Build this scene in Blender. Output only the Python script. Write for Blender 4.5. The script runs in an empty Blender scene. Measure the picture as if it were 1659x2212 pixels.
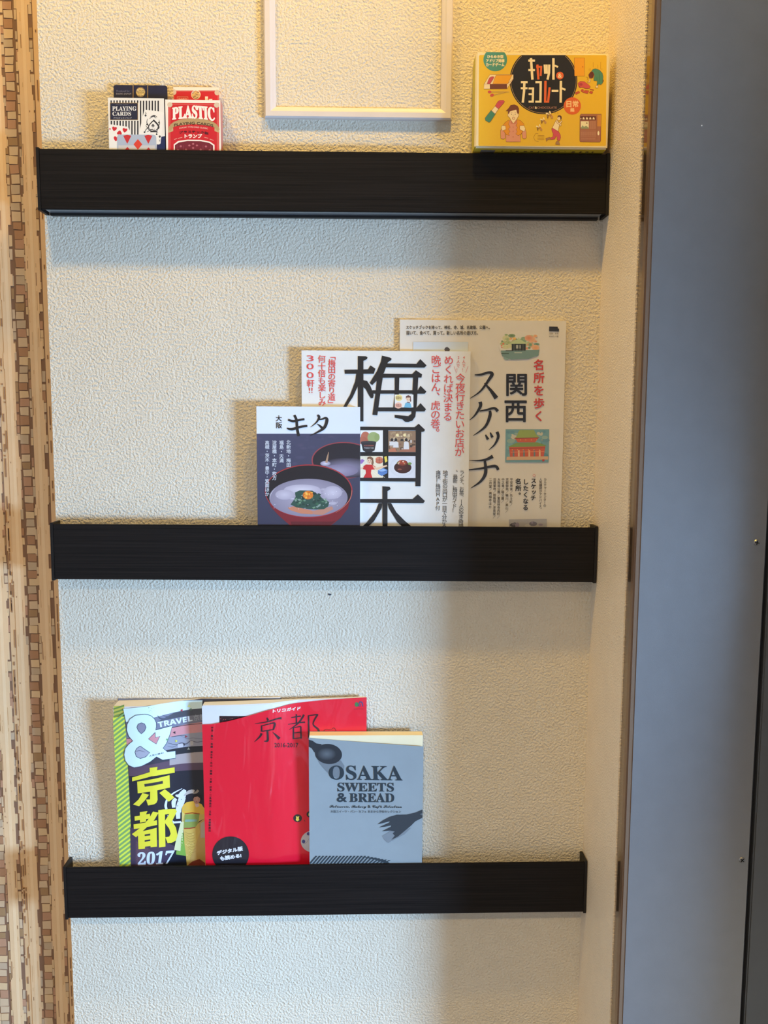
import bpy, bmesh, math, random
from mathutils import Vector, Matrix
from mathutils.geometry import tessellate_polygon
C = bpy.context.scene
COL = C.collection
# ------------------------------------------------------------------ camera
ZC, D, F_PX = 1.35, 1.09, 1853.88            # eye height, distance to the niche back wall, focal length in pixels
PITCH, YAW, ROLL = [math.radians(a) for a in (6.271, 1.2551, 0.2768)]
fw = Vector((math.sin(YAW)*math.cos(PITCH), math.cos(YAW)*math.cos(PITCH), -math.sin(PITCH)))
r0 = Vector((math.cos(YAW), -math.sin(YAW), 0)); u0 = r0.cross(fw)
rt = math.cos(ROLL)*r0 + math.sin(ROLL)*u0; up = -math.sin(ROLL)*r0 + math.cos(ROLL)*u0
cam = bpy.data.objects.new('camera', bpy.data.cameras.new('camera')); COL.objects.link(cam)
cam.data.sensor_fit = 'VERTICAL'; cam.data.sensor_height = 24.0; cam.data.lens = F_PX/2212*24.0
cam.data.clip_start = 0.02
M = Matrix((rt, up, -fw)).transposed().to_4x4(); M.translation = Vector((0, -D, ZC)); cam.matrix_world = M
C.camera = cam
# ------------------------------------------------------------------ world, lamps, exposure
C.view_settings.view_transform = 'Standard'; C.view_settings.look = 'None'
C.view_settings.exposure = 0.0; C.view_settings.gamma = 1.0; C.view_settings.use_curve_mapping = False
w = bpy.data.worlds.new('daylight'); C.world = w; w.use_nodes = True
w.node_tree.nodes['Background'].inputs[0].default_value = (0.62, 0.80, 1.0, 1)
w.node_tree.nodes['Background'].inputs[1].default_value = 0.5
def light(name, kind, loc, energy, color, size=0.1, size_y=None, target=None, spot=None, blend=0.5):
    l = bpy.data.lights.new(name, kind); l.energy = energy; l.color = color
    if kind == 'AREA':
        l.size = size
        if size_y: l.shape = 'RECTANGLE'; l.size_y = size_y
        else: l.shape = 'DISK'
    else: l.shadow_soft_size = size
    if spot: l.spot_size = math.radians(spot); l.spot_blend = blend
    o = bpy.data.objects.new(name, l); COL.objects.link(o); o.location = loc
    if target is not None:
        o.rotation_euler = (Vector(target)-Vector(loc)).to_track_quat('-Z', 'Y').to_euler()
    return o
CEIL = 2.42
# cool daylight from the right, as if through the added, unseen window
light('daylight_panel', 'AREA', (1.54, -1.08, 0.92), 116.0, (0.335, 0.60, 1.0), 0.42, 0.42, (-0.35, 0.0, -1.0))
# unseen ceiling downlights added for the warm light (housings are built further down)
LAMPS = [(0.13, -0.34), (-0.46, -0.36), (-0.15, -1.80)]
for (lx, ly), e_, c_ in zip(LAMPS, (25.0, 23.0, 95.0), ((1.0, 0.62, 0.10), (1.0, 0.64, 0.13), (1.0, 0.76, 0.43))):
    light('downlight_beam', 'SPOT', (lx, ly, CEIL-0.03), e_, c_, 0.035, target=(lx, ly+0.1, 0), spot=130, blend=0.9)

# ------------------------------------------------------------------ helpers
def lin(c):
    c = c/255.0
    return c/12.92 if c <= 0.04045 else ((c+0.055)/1.055)**2.4
def rgb(c): return (lin(c[0]), lin(c[1]), lin(c[2]), 1.0)
MATS = {}
def mat(name, color=(200, 200, 200), rough=0.6, metal=0.0, coat=0.0, bump=None, wood=False, spec=0.5):
    if name in MATS: return MATS[name]
    m = bpy.data.materials.new(name); m.use_nodes = True; nt = m.node_tree; b = nt.nodes['Principled BSDF']
    b.inputs['Base Color'].default_value = rgb(color); b.inputs['Roughness'].default_value = rough
    b.inputs['Metallic'].default_value = metal; b.inputs['Coat Weight'].default_value = coat
    b.inputs['Specular IOR Level'].default_value = spec
    co = nt.nodes.new('ShaderNodeTexCoord')
    n = nt.nodes.new('ShaderNodeTexNoise'); n.inputs['Scale'].default_value = 40; n.inputs['Detail'].default_value = 4
    nt.links.new(co.outputs['Object'], n.inputs['Vector'])
    mx = nt.nodes.new('ShaderNodeMix'); mx.data_type = 'RGBA'; mx.blend_type = 'MULTIPLY'; mx.inputs[0].default_value = 0.12
    mx.inputs[6].default_value = rgb(color); nt.links.new(n.outputs['Fac'], mx.inputs[7]); nt.links.new(mx.outputs[2], b.inputs['Base Color'])
    if bump:                                   # [(scale vector, detail, strength, distance), ...]
        prev = None
        for (sc, det, st, dist) in bump:
            mp = nt.nodes.new('ShaderNodeMapping'); mp.inputs['Scale'].default_value = sc
            nt.links.new(co.outputs['Object'], mp.inputs['Vector'])
            nz = nt.nodes.new('ShaderNodeTexNoise'); nz.inputs['Scale'].default_value = 1; nz.inputs['Detail'].default_value = det
            nt.links.new(mp.outputs[0], nz.inputs['Vector'])
            bp = nt.nodes.new('ShaderNodeBump'); bp.inputs['Strength'].default_value = st; bp.inputs['Distance'].default_value = dist
            nt.links.new(nz.outputs['Fac'], bp.inputs['Height'])
            if prev: nt.links.new(prev.outputs[0], bp.inputs['Normal'])
            prev = bp
        nt.links.new(prev.outputs[0], b.inputs['Normal'])
    if wood:
        mp = nt.nodes.new('ShaderNodeMapping'); mp.inputs['Scale'].default_value = (6, 300, 900)
        nt.links.new(co.outputs['Object'], mp.inputs['Vector'])
        nz = nt.nodes.new('ShaderNodeTexNoise'); nz.inputs['Scale'].default_value = 1; nz.inputs['Detail'].default_value = 5
        nt.links.new(mp.outputs[0], nz.inputs['Vector'])
        cr = nt.nodes.new('ShaderNodeValToRGB'); cr.color_ramp.elements[0].position = 0.3; cr.color_ramp.elements[1].position = 0.72
        cr.color_ramp.elements[0].color = (0.004, 0.0037, 0.0037, 1); cr.color_ramp.elements[1].color = rgb(color)
        nt.links.new(nz.outputs['Fac'], cr.inputs[0]); nt.links.new(cr.outputs[0], b.inputs['Base Color'])
        bp = nt.nodes.new('ShaderNodeBump'); bp.inputs['Strength'].default_value = 0.25; bp.inputs['Distance'].default_value = 0.0004
        nt.links.new(nz.outputs['Fac'], bp.inputs['Height']); nt.links.new(bp.outputs[0], b.inputs['Normal'])
    MATS[name] = m; return m
def ink(name, rough=0.45, coat=0.0, bump=0.0):  # printed colour carried by a colour attribute
    if name in MATS: return MATS[name]
    m = bpy.data.materials.new(name); m.use_nodes = True; nt = m.node_tree; b = nt.nodes['Principled BSDF']
    a = nt.nodes.new('ShaderNodeVertexColor'); a.layer_name = 'ink'; nt.links.new(a.outputs[0], b.inputs['Base Color'])
    b.inputs['Roughness'].default_value = rough; b.inputs['Coat Weight'].default_value = coat; b.inputs['Coat Roughness'].default_value = 0.12
    if bump:
        co = nt.nodes.new('ShaderNodeTexCoord'); mp = nt.nodes.new('ShaderNodeMapping'); mp.inputs['Scale'].default_value = (20, 1, 6)
        mp.inputs['Rotation'].default_value = (0, 0.6, 0)
        nz = nt.nodes.new('ShaderNodeTexNoise'); nz.inputs['Scale'].default_value = 1; nz.inputs['Detail'].default_value = 2.0
        nz.inputs['Distortion'].default_value = 1.6
        nt.links.new(co.outputs['Object'], mp.inputs['Vector']); nt.links.new(mp.outputs[0], nz.inputs['Vector'])
        bp = nt.nodes.new('ShaderNodeBump'); bp.inputs['Strength'].default_value = bump; bp.inputs['Distance'].default_value = 0.02
        nt.links.new(nz.outputs['Fac'], bp.inputs['Height']); nt.links.new(bp.outputs[0], b.inputs['Coat Normal'])
    MATS[name] = m; return m
def link_mesh(name, verts, faces, m, parent=None, loc=None):
    me = bpy.data.meshes.new(name); me.from_pydata(verts, [], faces); me.update()
    if m: me.materials.append(m)
    o = bpy.data.objects.new(name, me); COL.objects.link(o)
    if parent: o.parent = parent
    if loc: o.location = loc
    return o
class MB:
    def __init__(s): s.v = []; s.f = []
    def box(s, x0, x1, y0, y1, z0, z1, c=0.0):
        if c <= 0:
            n = len(s.v)
            s.v += [(x, y, z) for x in (x0, x1) for y in (y0, y1) for z in (z0, z1)]
            s.f += [(n, n+1, n+3, n+2), (n+4, n+6, n+7, n+5), (n, n+4, n+5, n+1), (n+2, n+3, n+7, n+6), (n, n+2, n+6, n+4), (n+1, n+5, n+7, n+3)]
        else:
            bm = bmesh.new(); bmesh.ops.create_cube(bm, size=1)
            bmesh.ops.scale(bm, vec=(x1-x0, y1-y0, z1-z0), verts=bm.verts)
            bmesh.ops.translate(bm, vec=((x0+x1)/2, (y0+y1)/2, (z0+z1)/2), verts=bm.verts)
            bmesh.ops.bevel(bm, geom=list(bm.edges), offset=c, segments=2, affect='EDGES')
            n = len(s.v); bm.verts.index_update()
            s.v += [tuple(v.co) for v in bm.verts]; s.f += [tuple(n+v.index for v in f.verts) for f in bm.faces]; bm.free()
        return s
    def prism(s, pts, y0, y1):                # outline in x,z extruded along y
        n = len(s.v); k = len(pts)
        s.v += [(p[0], y0, p[1]) for p in pts]+[(p[0], y1, p[1]) for p in pts]
        s.f.append(tuple(range(n, n+k))); s.f.append(tuple(range(n+2*k-1, n+k-1, -1)))
        for i in range(k):
            j = (i+1) % k; s.f.append((n+i, n+k+i, n+k+j, n+j))
        return s
    def cyl(s, c, axis, r, h, n=24, r2=None):
        b = len(s.v); r2 = r if r2 is None else r2
        for rr, t in ((r, 0), (r2, h)):
            for i in range(n):
                a = 2*math.pi*i/n; p = [0, 0, 0]
                o = [k for k in range(3) if k != axis]
                p[o[0]] = c[o[0]]+rr*math.cos(a); p[o[1]] = c[o[1]]+rr*math.sin(a); p[axis] = c[axis]+t
                s.v.append(tuple(p))
        for i in range(n): j = (i+1) % n; s.f.append((b+i, b+j, b+n+j, b+n+i))
        s.f.append(tuple(range(b+n-1, b-1, -1))); s.f.append(tuple(range(b+n, b+2*n)))
        return s
    def build(s, name, m, parent=None, loc=None):
        o = link_mesh(name, s.v, s.f, m, parent, loc)
        bm = bmesh.new(); bm.from_mesh(o.data); bmesh.ops.recalc_face_normals(bm, faces=bm.faces); bm.to_mesh(o.data); bm.free()
        return o
def empty(name, loc, label, cat, group=None, roty=0):
    o = bpy.data.objects.new(name, None); COL.objects.link(o); o.location = loc; o.rotation_euler = (0, roty, 0)
    o.empty_display_size = 0.02; o['label'] = label; o['category'] = cat
    if group: o['group'] = group
    return o
def struct(o, label=None):
    o['kind'] = 'structure'
    if label: o['label'] = label
    return o

# ------------------------------------------------------------------ the niche and the entrance around it
XL, XR = -0.3925, 0.2934                     # niche side walls
DJ, DB = 0.1424, 0.1736                      # depth of the cream side wall, depth of the steel frame front
wallpaper = mat('cream_embossed_wallpaper', (226, 214, 192), 0.62, spec=0.35,
                bump=[((330, 330, 330), 1.5, 0.8, 0.0025), ((800, 800, 500), 1, 0.4, 0.0010)])
wallpaper_side = mat('cream_rough_wallpaper', (248, 230, 204), 0.45, spec=0.6,
                bump=[((450, 450, 450), 2, 0.9, 0.0020)])
plain = mat('plain_white_wallpaper', (214, 208, 198), 0.8)
wall_back = struct(MB().box(XL, XR+0.1, 0, 0.1, 0, CEIL).build('wall_back', wallpaper), 'cream embossed wallpaper wall behind the three shelves')
mk = MB(); ox, oz = -0.0458, 1.1231
mk.prism([(ox-0.0022, oz+0.0006), (ox-0.0008, oz+0.0013), (ox+0.0012, oz+0.0008), (ox+0.0026, oz-0.0003), (ox+0.0010, oz-0.0012), (ox-0.0012, oz-0.0010)], -0.0007, 0.0005)
mk.build('nail_hole', mat('dark_hole', (70, 70, 76), 0.9), wall_back)
struct(MB().box(XR, XR+0.1, -DJ, 0, 0, CEIL).build('wall_right', wallpaper_side), 'narrow cream rough wallpaper side wall of the niche')
# glossy brown metal edge: recessed strip and rounded rim, returning to the steel frame front
tr = struct(MB().box(XR+0.0015, XR+0.03, -0.1620, -DJ, 0, CEIL).build('trim_1', mat('glossy_brown_metal', (112, 90, 70), 0.10, 0.55, 0.6)), 'glossy brown metal edge strip of the door frame')
MB().box(XR-0.0005, XR+0.03, -DB, -0.1620, 0, CEIL, 0.0015).build('rim', mat('brown_rim', (128, 104, 84), 0.28, 0.3), tr)
steel = mat('blue_grey_steel', (148, 147, 148), 0.27, 0.62, bump=[((900, 900, 900), 2, 0.10, 0.0004)])
SEAM = 0.4362
fr = struct(MB().box(XR+0.0045, SEAM, -DB-0.0008, -0.12, 0, 2.2, 0.0012).build('trim_2', steel), 'blue grey painted steel door frame post')
for (sx, sz, rz) in ((0.4259, 1.2168, 0.2), (0.4281, 0.8532, 0.7), (0.427, 1.60, 0.4), (0.429, 0.45, 0.1)):
    sc_ = MB().cyl((0, 0, 0), 1, 0.0036, -0.0010, 20, 0.0028).build('screw', mat('screw_metal', (150, 148, 146), 0.35, 0.9), fr, (sx, -DB-0.0008, sz))
    x_ = MB().box(-0.0024, 0.0024, -0.00125, -0.0009, -0.00055, 0.00055).box(-0.00055, 0.00055, -0.00125, -0.0009, -0.0024, 0.0024)
    xo = x_.build('cross_slot', mat('slot_black', (16, 16, 18), 0.9), sc_); xo.rotation_euler = (0, rz, 0)
MB().cyl((0.3456, -DB-0.0008, 1.6508), 1, 0.0007, -0.0004, 8).build('paint_speck', mat('speck', (225, 225, 225), 0.7), fr)
struct(MB().box(SEAM+0.0, SEAM+0.0042, -DB+0.006, -0.12, 0, 2.2).build('trim_3', mat('gap_black', (24, 28, 36), 0.8)), 'black strip in the gap beside the steel panel')  # dark strip set back in the gap between post and panel
struct(MB().box(SEAM+0.0045, 0.62, -DB-0.0015, -0.13, 0.0, 2.2, 0.0015).build('trim_4', mat('door_steel', (100, 102, 104), 0.3, 0.5)), 'blue grey steel panel beyond the black seam')
MB().box(XR+0.003, 0.62, -0.13, 0.0, 2.2, CEIL).build('wall_above_door', plain)['kind'] = 'structure'
MB().box(0.62, 1.62, -0.392, 0.0, 0, CEIL).build('wall_added_shade', plain)['kind'] = 'structure'  # unseen wall return, added to shade the right part of the steel post
struct(MB().box(-1.6, 1.7, -2.7, 0.1, -0.08, 0).build('floor', mat('entrance_floor', (120, 96, 74), 0.35)))
struct(MB().box(-1.5, -1.4, -2.6, 0.035, 0, CEIL).build('wall_far_left', plain))
struct(MB().box(-1.6, 1.7, -2.7, 0.1, CEIL, CEIL+0.08).build('ceiling', mat('ceiling_paper', (222, 216, 204), 0.8)))
struct(MB().box(-1.6, 1.7, -2.7, -2.6, 0, CEIL).build('wall_rear', mat('rear_wall_paper', (206, 206, 208), 0.8)))
rd = struct(MB().box(1.24, 1.69, -2.6, -2.56, 0, 2.1, 0.003).build('added_door_1', mat('added_door_brown', (58, 44, 36), 0.5)))  # unseen dark door, added to darken the reflection in the steel post
MB().cyl((1.31, -2.62+0.06, 0.95), 1, 0.012, 0.05, 16).build('added_door_knob', mat('knob_metal', (170, 165, 155), 0.3, 1.0), rd)
# right wall of the entrance, with an unseen window added for the cool daylight
WY0, WY1, WZ0, WZ1 = -1.37, -0.79, 0.62, 1.22
rw = MB().box(1.6, 1.7, -2.7, WY0, 0, CEIL).box(1.6, 1.7, WY1, 0, 0, CEIL).box(1.6, 1.7, WY0, WY1, 0, WZ0).box(1.6, 1.7, WY0, WY1, WZ1, CEIL)
struct(rw.build('wall_far_right', plain))
wf = MB()
for (a, b, c_, d) in ((WY0, WY0+0.04, WZ0, WZ1), (WY1-0.04, WY1, WZ0, WZ1), (WY0, WY1, WZ0, WZ0+0.04), (WY0, WY1, WZ1-0.04, WZ1)):
    wf.box(1.62, 1.66, a, b, c_, d)
struct(wf.build('added_window_1', mat('added_window_white', (225, 226, 228), 0.5)))
for (lx, ly) in LAMPS:
    hs = empty('downlight', (lx, ly, CEIL), 'unseen ceiling downlight added for the warm light, '+('in front of the shelves, nearer the door' if lx > 0 else 'in front of the stone pattern wallpaper' if ly > -1 else 'far behind the shelves'), 'ceiling lamp')
    g = MB()
    n = 32
    for i in range(n):
        for (r1, z1_, r2, z2_) in ((0.050, -0.001, 0.062, -0.001), (0.062, -0.001, 0.062, -0.006), (0.062, -0.006, 0.050, -0.006), (0.050, -0.006, 0.050, -0.001)):
            a, b = 2*math.pi*i/n, 2*math.pi*(i+1)/n; k = len(g.v)
            g.v += [(r1*math.cos(a), r1*math.sin(a), z1_), (r1*math.cos(b), r1*math.sin(b), z1_), (r2*math.cos(b), r2*math.sin(b), z2_), (r2*math.cos(a), r2*math.sin(a), z2_)]
            g.f.append((k, k+1, k+2, k+3))
    g.build('trim_ring', mat('lamp_ring', (235, 235, 232), 0.4), hs)

# ------------------------------------------------------------------ patterned wallpaper left of the cream wall
pat = mat('woven_tan_wallpaper', (228, 188, 140), 0.42, bump=[((500, 500, 30), 2, 0.15, 0.0004)])
YP, XP = 0.035, XL*1.0321                   # it lies a little further back than the cream wall, whose outer corner hides its right end
wl = struct(MB().box(-1.5, XL, YP, 0.135, 0, CEIL).build('wall_left', pat), 'left wall papered with columns of small stones and woven tan bands')
rnd = random.Random(5)
def quadx(b, s0, s1, z0, z1, t, jit=0.0):     # a thin piece standing t proud of the wall; s = distance from the edge of the cream wallpaper
    j = lambda: rnd.uniform(-jit, jit)
    c4 = [(XP-s0+j(), z0+j()), (XP-s1+j(), z0+j()), (XP-s1+j(), z1+j()), (XP-s0+j(), z1+j())]
    n = len(b.v)
    b.v += [(x, YP, z) for x, z in c4]+[(x, YP-t, z) for x, z in c4]
    b.f += [(n+4, n+5, n+6, n+7), (n, n+1, n+5, n+4), (n+1, n+2, n+6, n+5), (n+2, n+3, n+7, n+6), (n+3, n, n+4, n+7)]
grout = MB(); band = MB(); band2 = MB(); dash = MB(); faint = MB()
partial = {}
TONES = [('stone_pale', (214, 184, 148)), ('stone_sand', (222, 188, 144)), ('stone_brown', (176, 130, 94)), ('stone_russet', (188, 142, 110)), ('stone_grey', (196, 170, 140)), ('stone_olive', (166, 130, 90))]
SEQ = [0, 3, 1, 2, 0, 4, 1, 2, 0, 3, 1, 0, 5, 0, 3, 4, 1, 2]
PER = 0.0595
Z0, Z1 = 0.36, 2.02
for k in range(4):
    o_ = k*PER
    quadx(grout, 0.0242+o_, 0.0466+o_, Z0, Z1, 0.0001); quadx(grout, 0.0058+o_, 0.0112+o_, Z0, Z1, 0.0001)
    # main column of stones
    z = Z0+0.004; i = 3*k; wob = 0
    while z < Z1-0.02:
        h = rnd.uniform(0.0082, 0.0118); wob = max(-0.0018, min(0.0018, wob+rnd.uniform(-0.0012, 0.0012)))
        s0, s1 = 0.0290+wob+o_+rnd.uniform(-0.0005, 0.0007), 0.0402+wob+o_+rnd.uniform(-0.0008, 0.0005)
        tn = SEQ[i % len(SEQ)] if rnd.random() > 0.15 else rnd.randrange(6)
        visible = (k == 0 and 0.50 < z < 1.87) or (k == 1 and 0.50 < z < 0.86)
        if visible:
            b = MB(); quadx(b, s0, s1, z, z+h, 0.0007, 0.0005); b.build('stone', mat(TONES[tn][0], TONES[tn][1], 0.7), wl)
        else:
            quadx(partial.setdefault(tn, MB()), s0, s1, z, z+h, 0.0007, 0.0005)
        z += h+0.0011; i += 1
    # half hidden stones beside the pale bands, and the dashed column
    for (a, b_, p) in ((0.0246, 0.0281, 0.85), (0.0412, 0.0458, 0.85), (0.0062, 0.0112, 0.62)):
        z = Z0+0.002
        while z < Z1-0.02:
            h = rnd.uniform(0.008, 0.014)
            tn = rnd.choice([0, 0, 1, 2, 3, 4, 5, 1])
            if rnd.random() < p: quadx(partial.setdefault(tn, MB()), a+o_+rnd.uniform(0, 0.001), b_+o_-rnd.uniform(0, 0.0008), z, z+h, 0.0006, 0.0002)
            z += h+rnd.choice([0.001, 0.001, 0.003])
    # pale woven bands over the stones, with ragged stepped edges
    for (a, b_) in ((0.0112, 0.0246), (0.0460, 0.0575)):
        z = Z0
        while z < Z1:
            h = rnd.uniform(0.010, 0.04)
            quadx(band, a+o_-rnd.choice([0, 0, 0.0008, 0.0016, 0.0030]), b_+o_+rnd.choice([0, 0, 0, 0.0012]), z, min(z+h, Z1), 0.0008)
            z += h
    quadx(band2, 0.0150+o_, 0.0190+o_, Z0, Z1, 0.0009); quadx(band2, 0.0485+o_, 0.0525+o_, Z0, Z1, 0.0009)
    # thin dashes
    for (a, wd, p) in ((0.0020, 0.0011, 0.45), (0.0128, 0.0008, 0.3), (0.0205, 0.0007, 0.25), (0.0230, 0.0007, 0.25), (0.0470, 0.0006, 0.2), (0.0545, 0.0007, 0.25), (0.0588, 0.0009, 0.5), (0.0612, 0.0012, 0.4), (0.0640, 0.0010, 0.35)):
        z = Z0
        while z < Z1:
            h = rnd.choice([0.002, 0.005, 0.010, 0.016, 0.024])
            tgt = dash if a < 0.005 or a > 0.058 or rnd.random() < 0.2 else faint
            if rnd.random() < p: quadx(tgt, a+o_, a+wd+o_, z, min(z+h, Z1), 0.0011)
            z += h+rnd.uniform(0.002, 0.010)
grout.build('dark_joints', mat('joint_brown', (134, 100, 76), 0.8), wl)['kind'] = 'stuff'
band.build('woven_band', mat('band_tan', (234, 196, 150), 0.4, bump=[((900, 900, 40), 2, 0.2, 0.0004)]), wl)['kind'] = 'stuff'
band2.build('woven_pale_band', mat('band_pale', (242, 208, 164), 0.36, bump=[((900, 900, 40), 2, 0.2, 0.0004)]), wl)['kind'] = 'stuff'  # paler printed stripe along the middle of each woven band
dash.build('printed_dash', mat('dash_brown', (154, 114, 82), 0.7), wl)['kind'] = 'stuff'
faint.build('printed_faint_dash', mat('dash_faint', (216, 178, 132), 0.6), wl)['kind'] = 'stuff'
for tn, b in partial.items(): b.build('half_stone', mat(TONES[tn][0], TONES[tn][1], 0.7), wl)['kind'] = 'stuff'

# ------------------------------------------------------------------ shelves
wood = mat('dark_wood_grain', (33, 28, 26), 0.5, wood=True, spec=0.16)
capm = mat('dark_end_cap', (24, 21, 20), 0.5, spec=0.3)
rail = mat('brushed_rail', (150, 158, 166), 0.3, 0.7)
SH = 0.0265; LIPT = 0.0034
def shelf(zt_l, zt_r, label):
    ang = -math.atan2(zt_r-zt_l, XR-XL)
    L = (XR-XL)-0.0030
    e = empty('wall_shelf', (XL+0.0020, 0, zt_l), label, 'shelf', 'dark wood picture ledge shelves', ang)
    H = 0.0723
    cw = 0.0034
    MB().box(cw, L-cw, -SH+0.0006, -SH+LIPT, -H+0.0014, -0.0014, 0.0006).build('front_board', wood, e)
    MB().box(cw, L-cw, -SH+LIPT, -0.0002, -0.0395, -0.0355).build('floor_board', wood, e)
    MB().box(cw+0.004, L-cw-0.004, -SH+LIPT, -0.0075, -H+0.0016, -H+0.0040).build('bottom_rail', rail, e)
    MB().box(cw+0.004, L-cw-0.004, -0.0072, -0.0002, -H-0.0012, -0.0395).build('back_rail', capm, e)
    for (a, b) in ((0, cw), (L-cw, L)):
        MB().prism([(a, -H), (b, -H), (b, 0), (a, 0)], -SH, -0.0002).build('end_cap', capm, e)
    return e
shelf(1.6658, 1.6667, 'top dark wood ledge shelf, holding the card packs and the yellow game box')
shelf(1.2185, 1.2153, 'middle dark wood ledge shelf, under the three pale paperbacks')
shelf(0.7694, 0.7728, 'lowest dark wood ledge shelf, under the red magazine and grey book')

# ------------------------------------------------------------------ white moulding frame on the wall
fe = empty('wall_frame', (-0.1227, 0, 1.7093), 'white square moulding frame with nothing in it, above the top shelf', 'frame')
FW, FH, BW, FT = 0.2263, 0.300, 0.0134, 0.0075
fm = mat('white_moulding', (226, 214, 206), 0.4)
def railpiece(p0, p1, p2, p3):                # mitred bar with a stepped profile
    b = MB()
    def lerp(a, c, t): return (a[0]+(c[0]-a[0])*t, a[1]+(c[1]-a[1])*t)
    prof = [(0, 0.0), (0, FT*0.75), (0.12, FT), (0.55, FT), (0.7, FT*0.8), (0.9, FT*0.6), (1, FT*0.45), (1, 0)]
    rows = [[(lerp(p0, p3, t), h) for t, h in prof], [(lerp(p1, p2, t), h) for t, h in prof]]
    for r in rows:
        for (x, z), h in r: b.v.append((x, -h, z))
    k = len(prof)
    for i in range(k-1): b.f.append((i, i+1, k+i+1, k+i))
    b.f.append(tuple(range(k))); b.f.append(tuple(range(2*k-1, k-1, -1)))
    b.build('frame_rail', fm, fe)
o4 = [(0, 0), (FW, 0), (FW, FH), (0, FH)]; i4 = [(BW, BW), (FW-BW, BW), (FW-BW, FH-BW), (BW, FH-BW)]
for i in range(4):
    j = (i+1) % 4; railpiece(o4[i], o4[j], i4[j], i4[i])

# ------------------------------------------------------------------ printed artwork tools
GL = {}
def glyph(s, res=3):
    if s in GL: return GL[s]
    c = bpy.data.curves.new('g', 'FONT'); c.body = s; c.size = 1; c.resolution_u = res
    o = bpy.data.objects.new('g', c); COL.objects.link(o)
    dg = bpy.context.evaluated_depsgraph_get()
    me = bpy.data.meshes.new_from_object(o.evaluated_get(dg))
    v = [(p.co.x, p.co.y) for p in me.vertices]; me.calc_loop_triangles()
    f = [tuple(t.vertices) for t in me.loop_triangles]
    bpy.data.objects.remove(o); bpy.data.curves.remove(c); bpy.data.meshes.remove(me)
    GL[s] = (v, f); return GL[s]
def mathmap(s, cap, low, dig=None):
    r = ''
    for ch in s:
        if 'A' <= ch <= 'Z': r += chr(cap+ord(ch)-65)
        elif 'a' <= ch <= 'z' and low: r += chr(low+ord(ch)-97)
        elif ch.isdigit() and dig: r += chr(dig+ord(ch)-48)
        else: r += ch
    return r
def serif(s): return mathmap(s, 0x1D400, 0x1D41A, 0x1D7CE)
def sans(s): return mathmap(s, 0x1D5D4, 0x1D5EE, 0x1D7EC)
def script(s): return mathmap(s, 0x1D4D0, 0x1D4EA)
def crop(x0, y0, s): return lambda x, y: (x0+x/s, y0+y/s)
def clip_tri(tri, rect):
    # tri: list of (u, v, r, g, b)
    for ax, lim, sg in ((0, rect[0], 1), (0, rect[1], -1), (1, rect[2], 1), (1, rect[3], -1)):
        out = []
        for i in range(len(tri)):
            a, b = tri[i-1], tri[i]; da, db = sg*(a[ax]-lim), sg*(b[ax]-lim)
            if (da >= 0) != (db >= 0):
                t = da/(da-db); out.append(tuple(a[k]+(b[k]-a[k])*t for k in range(5)))
            if db >= 0: out.append(b)
        tri = out
        if len(tri) < 3: return []
    return tri
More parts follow.
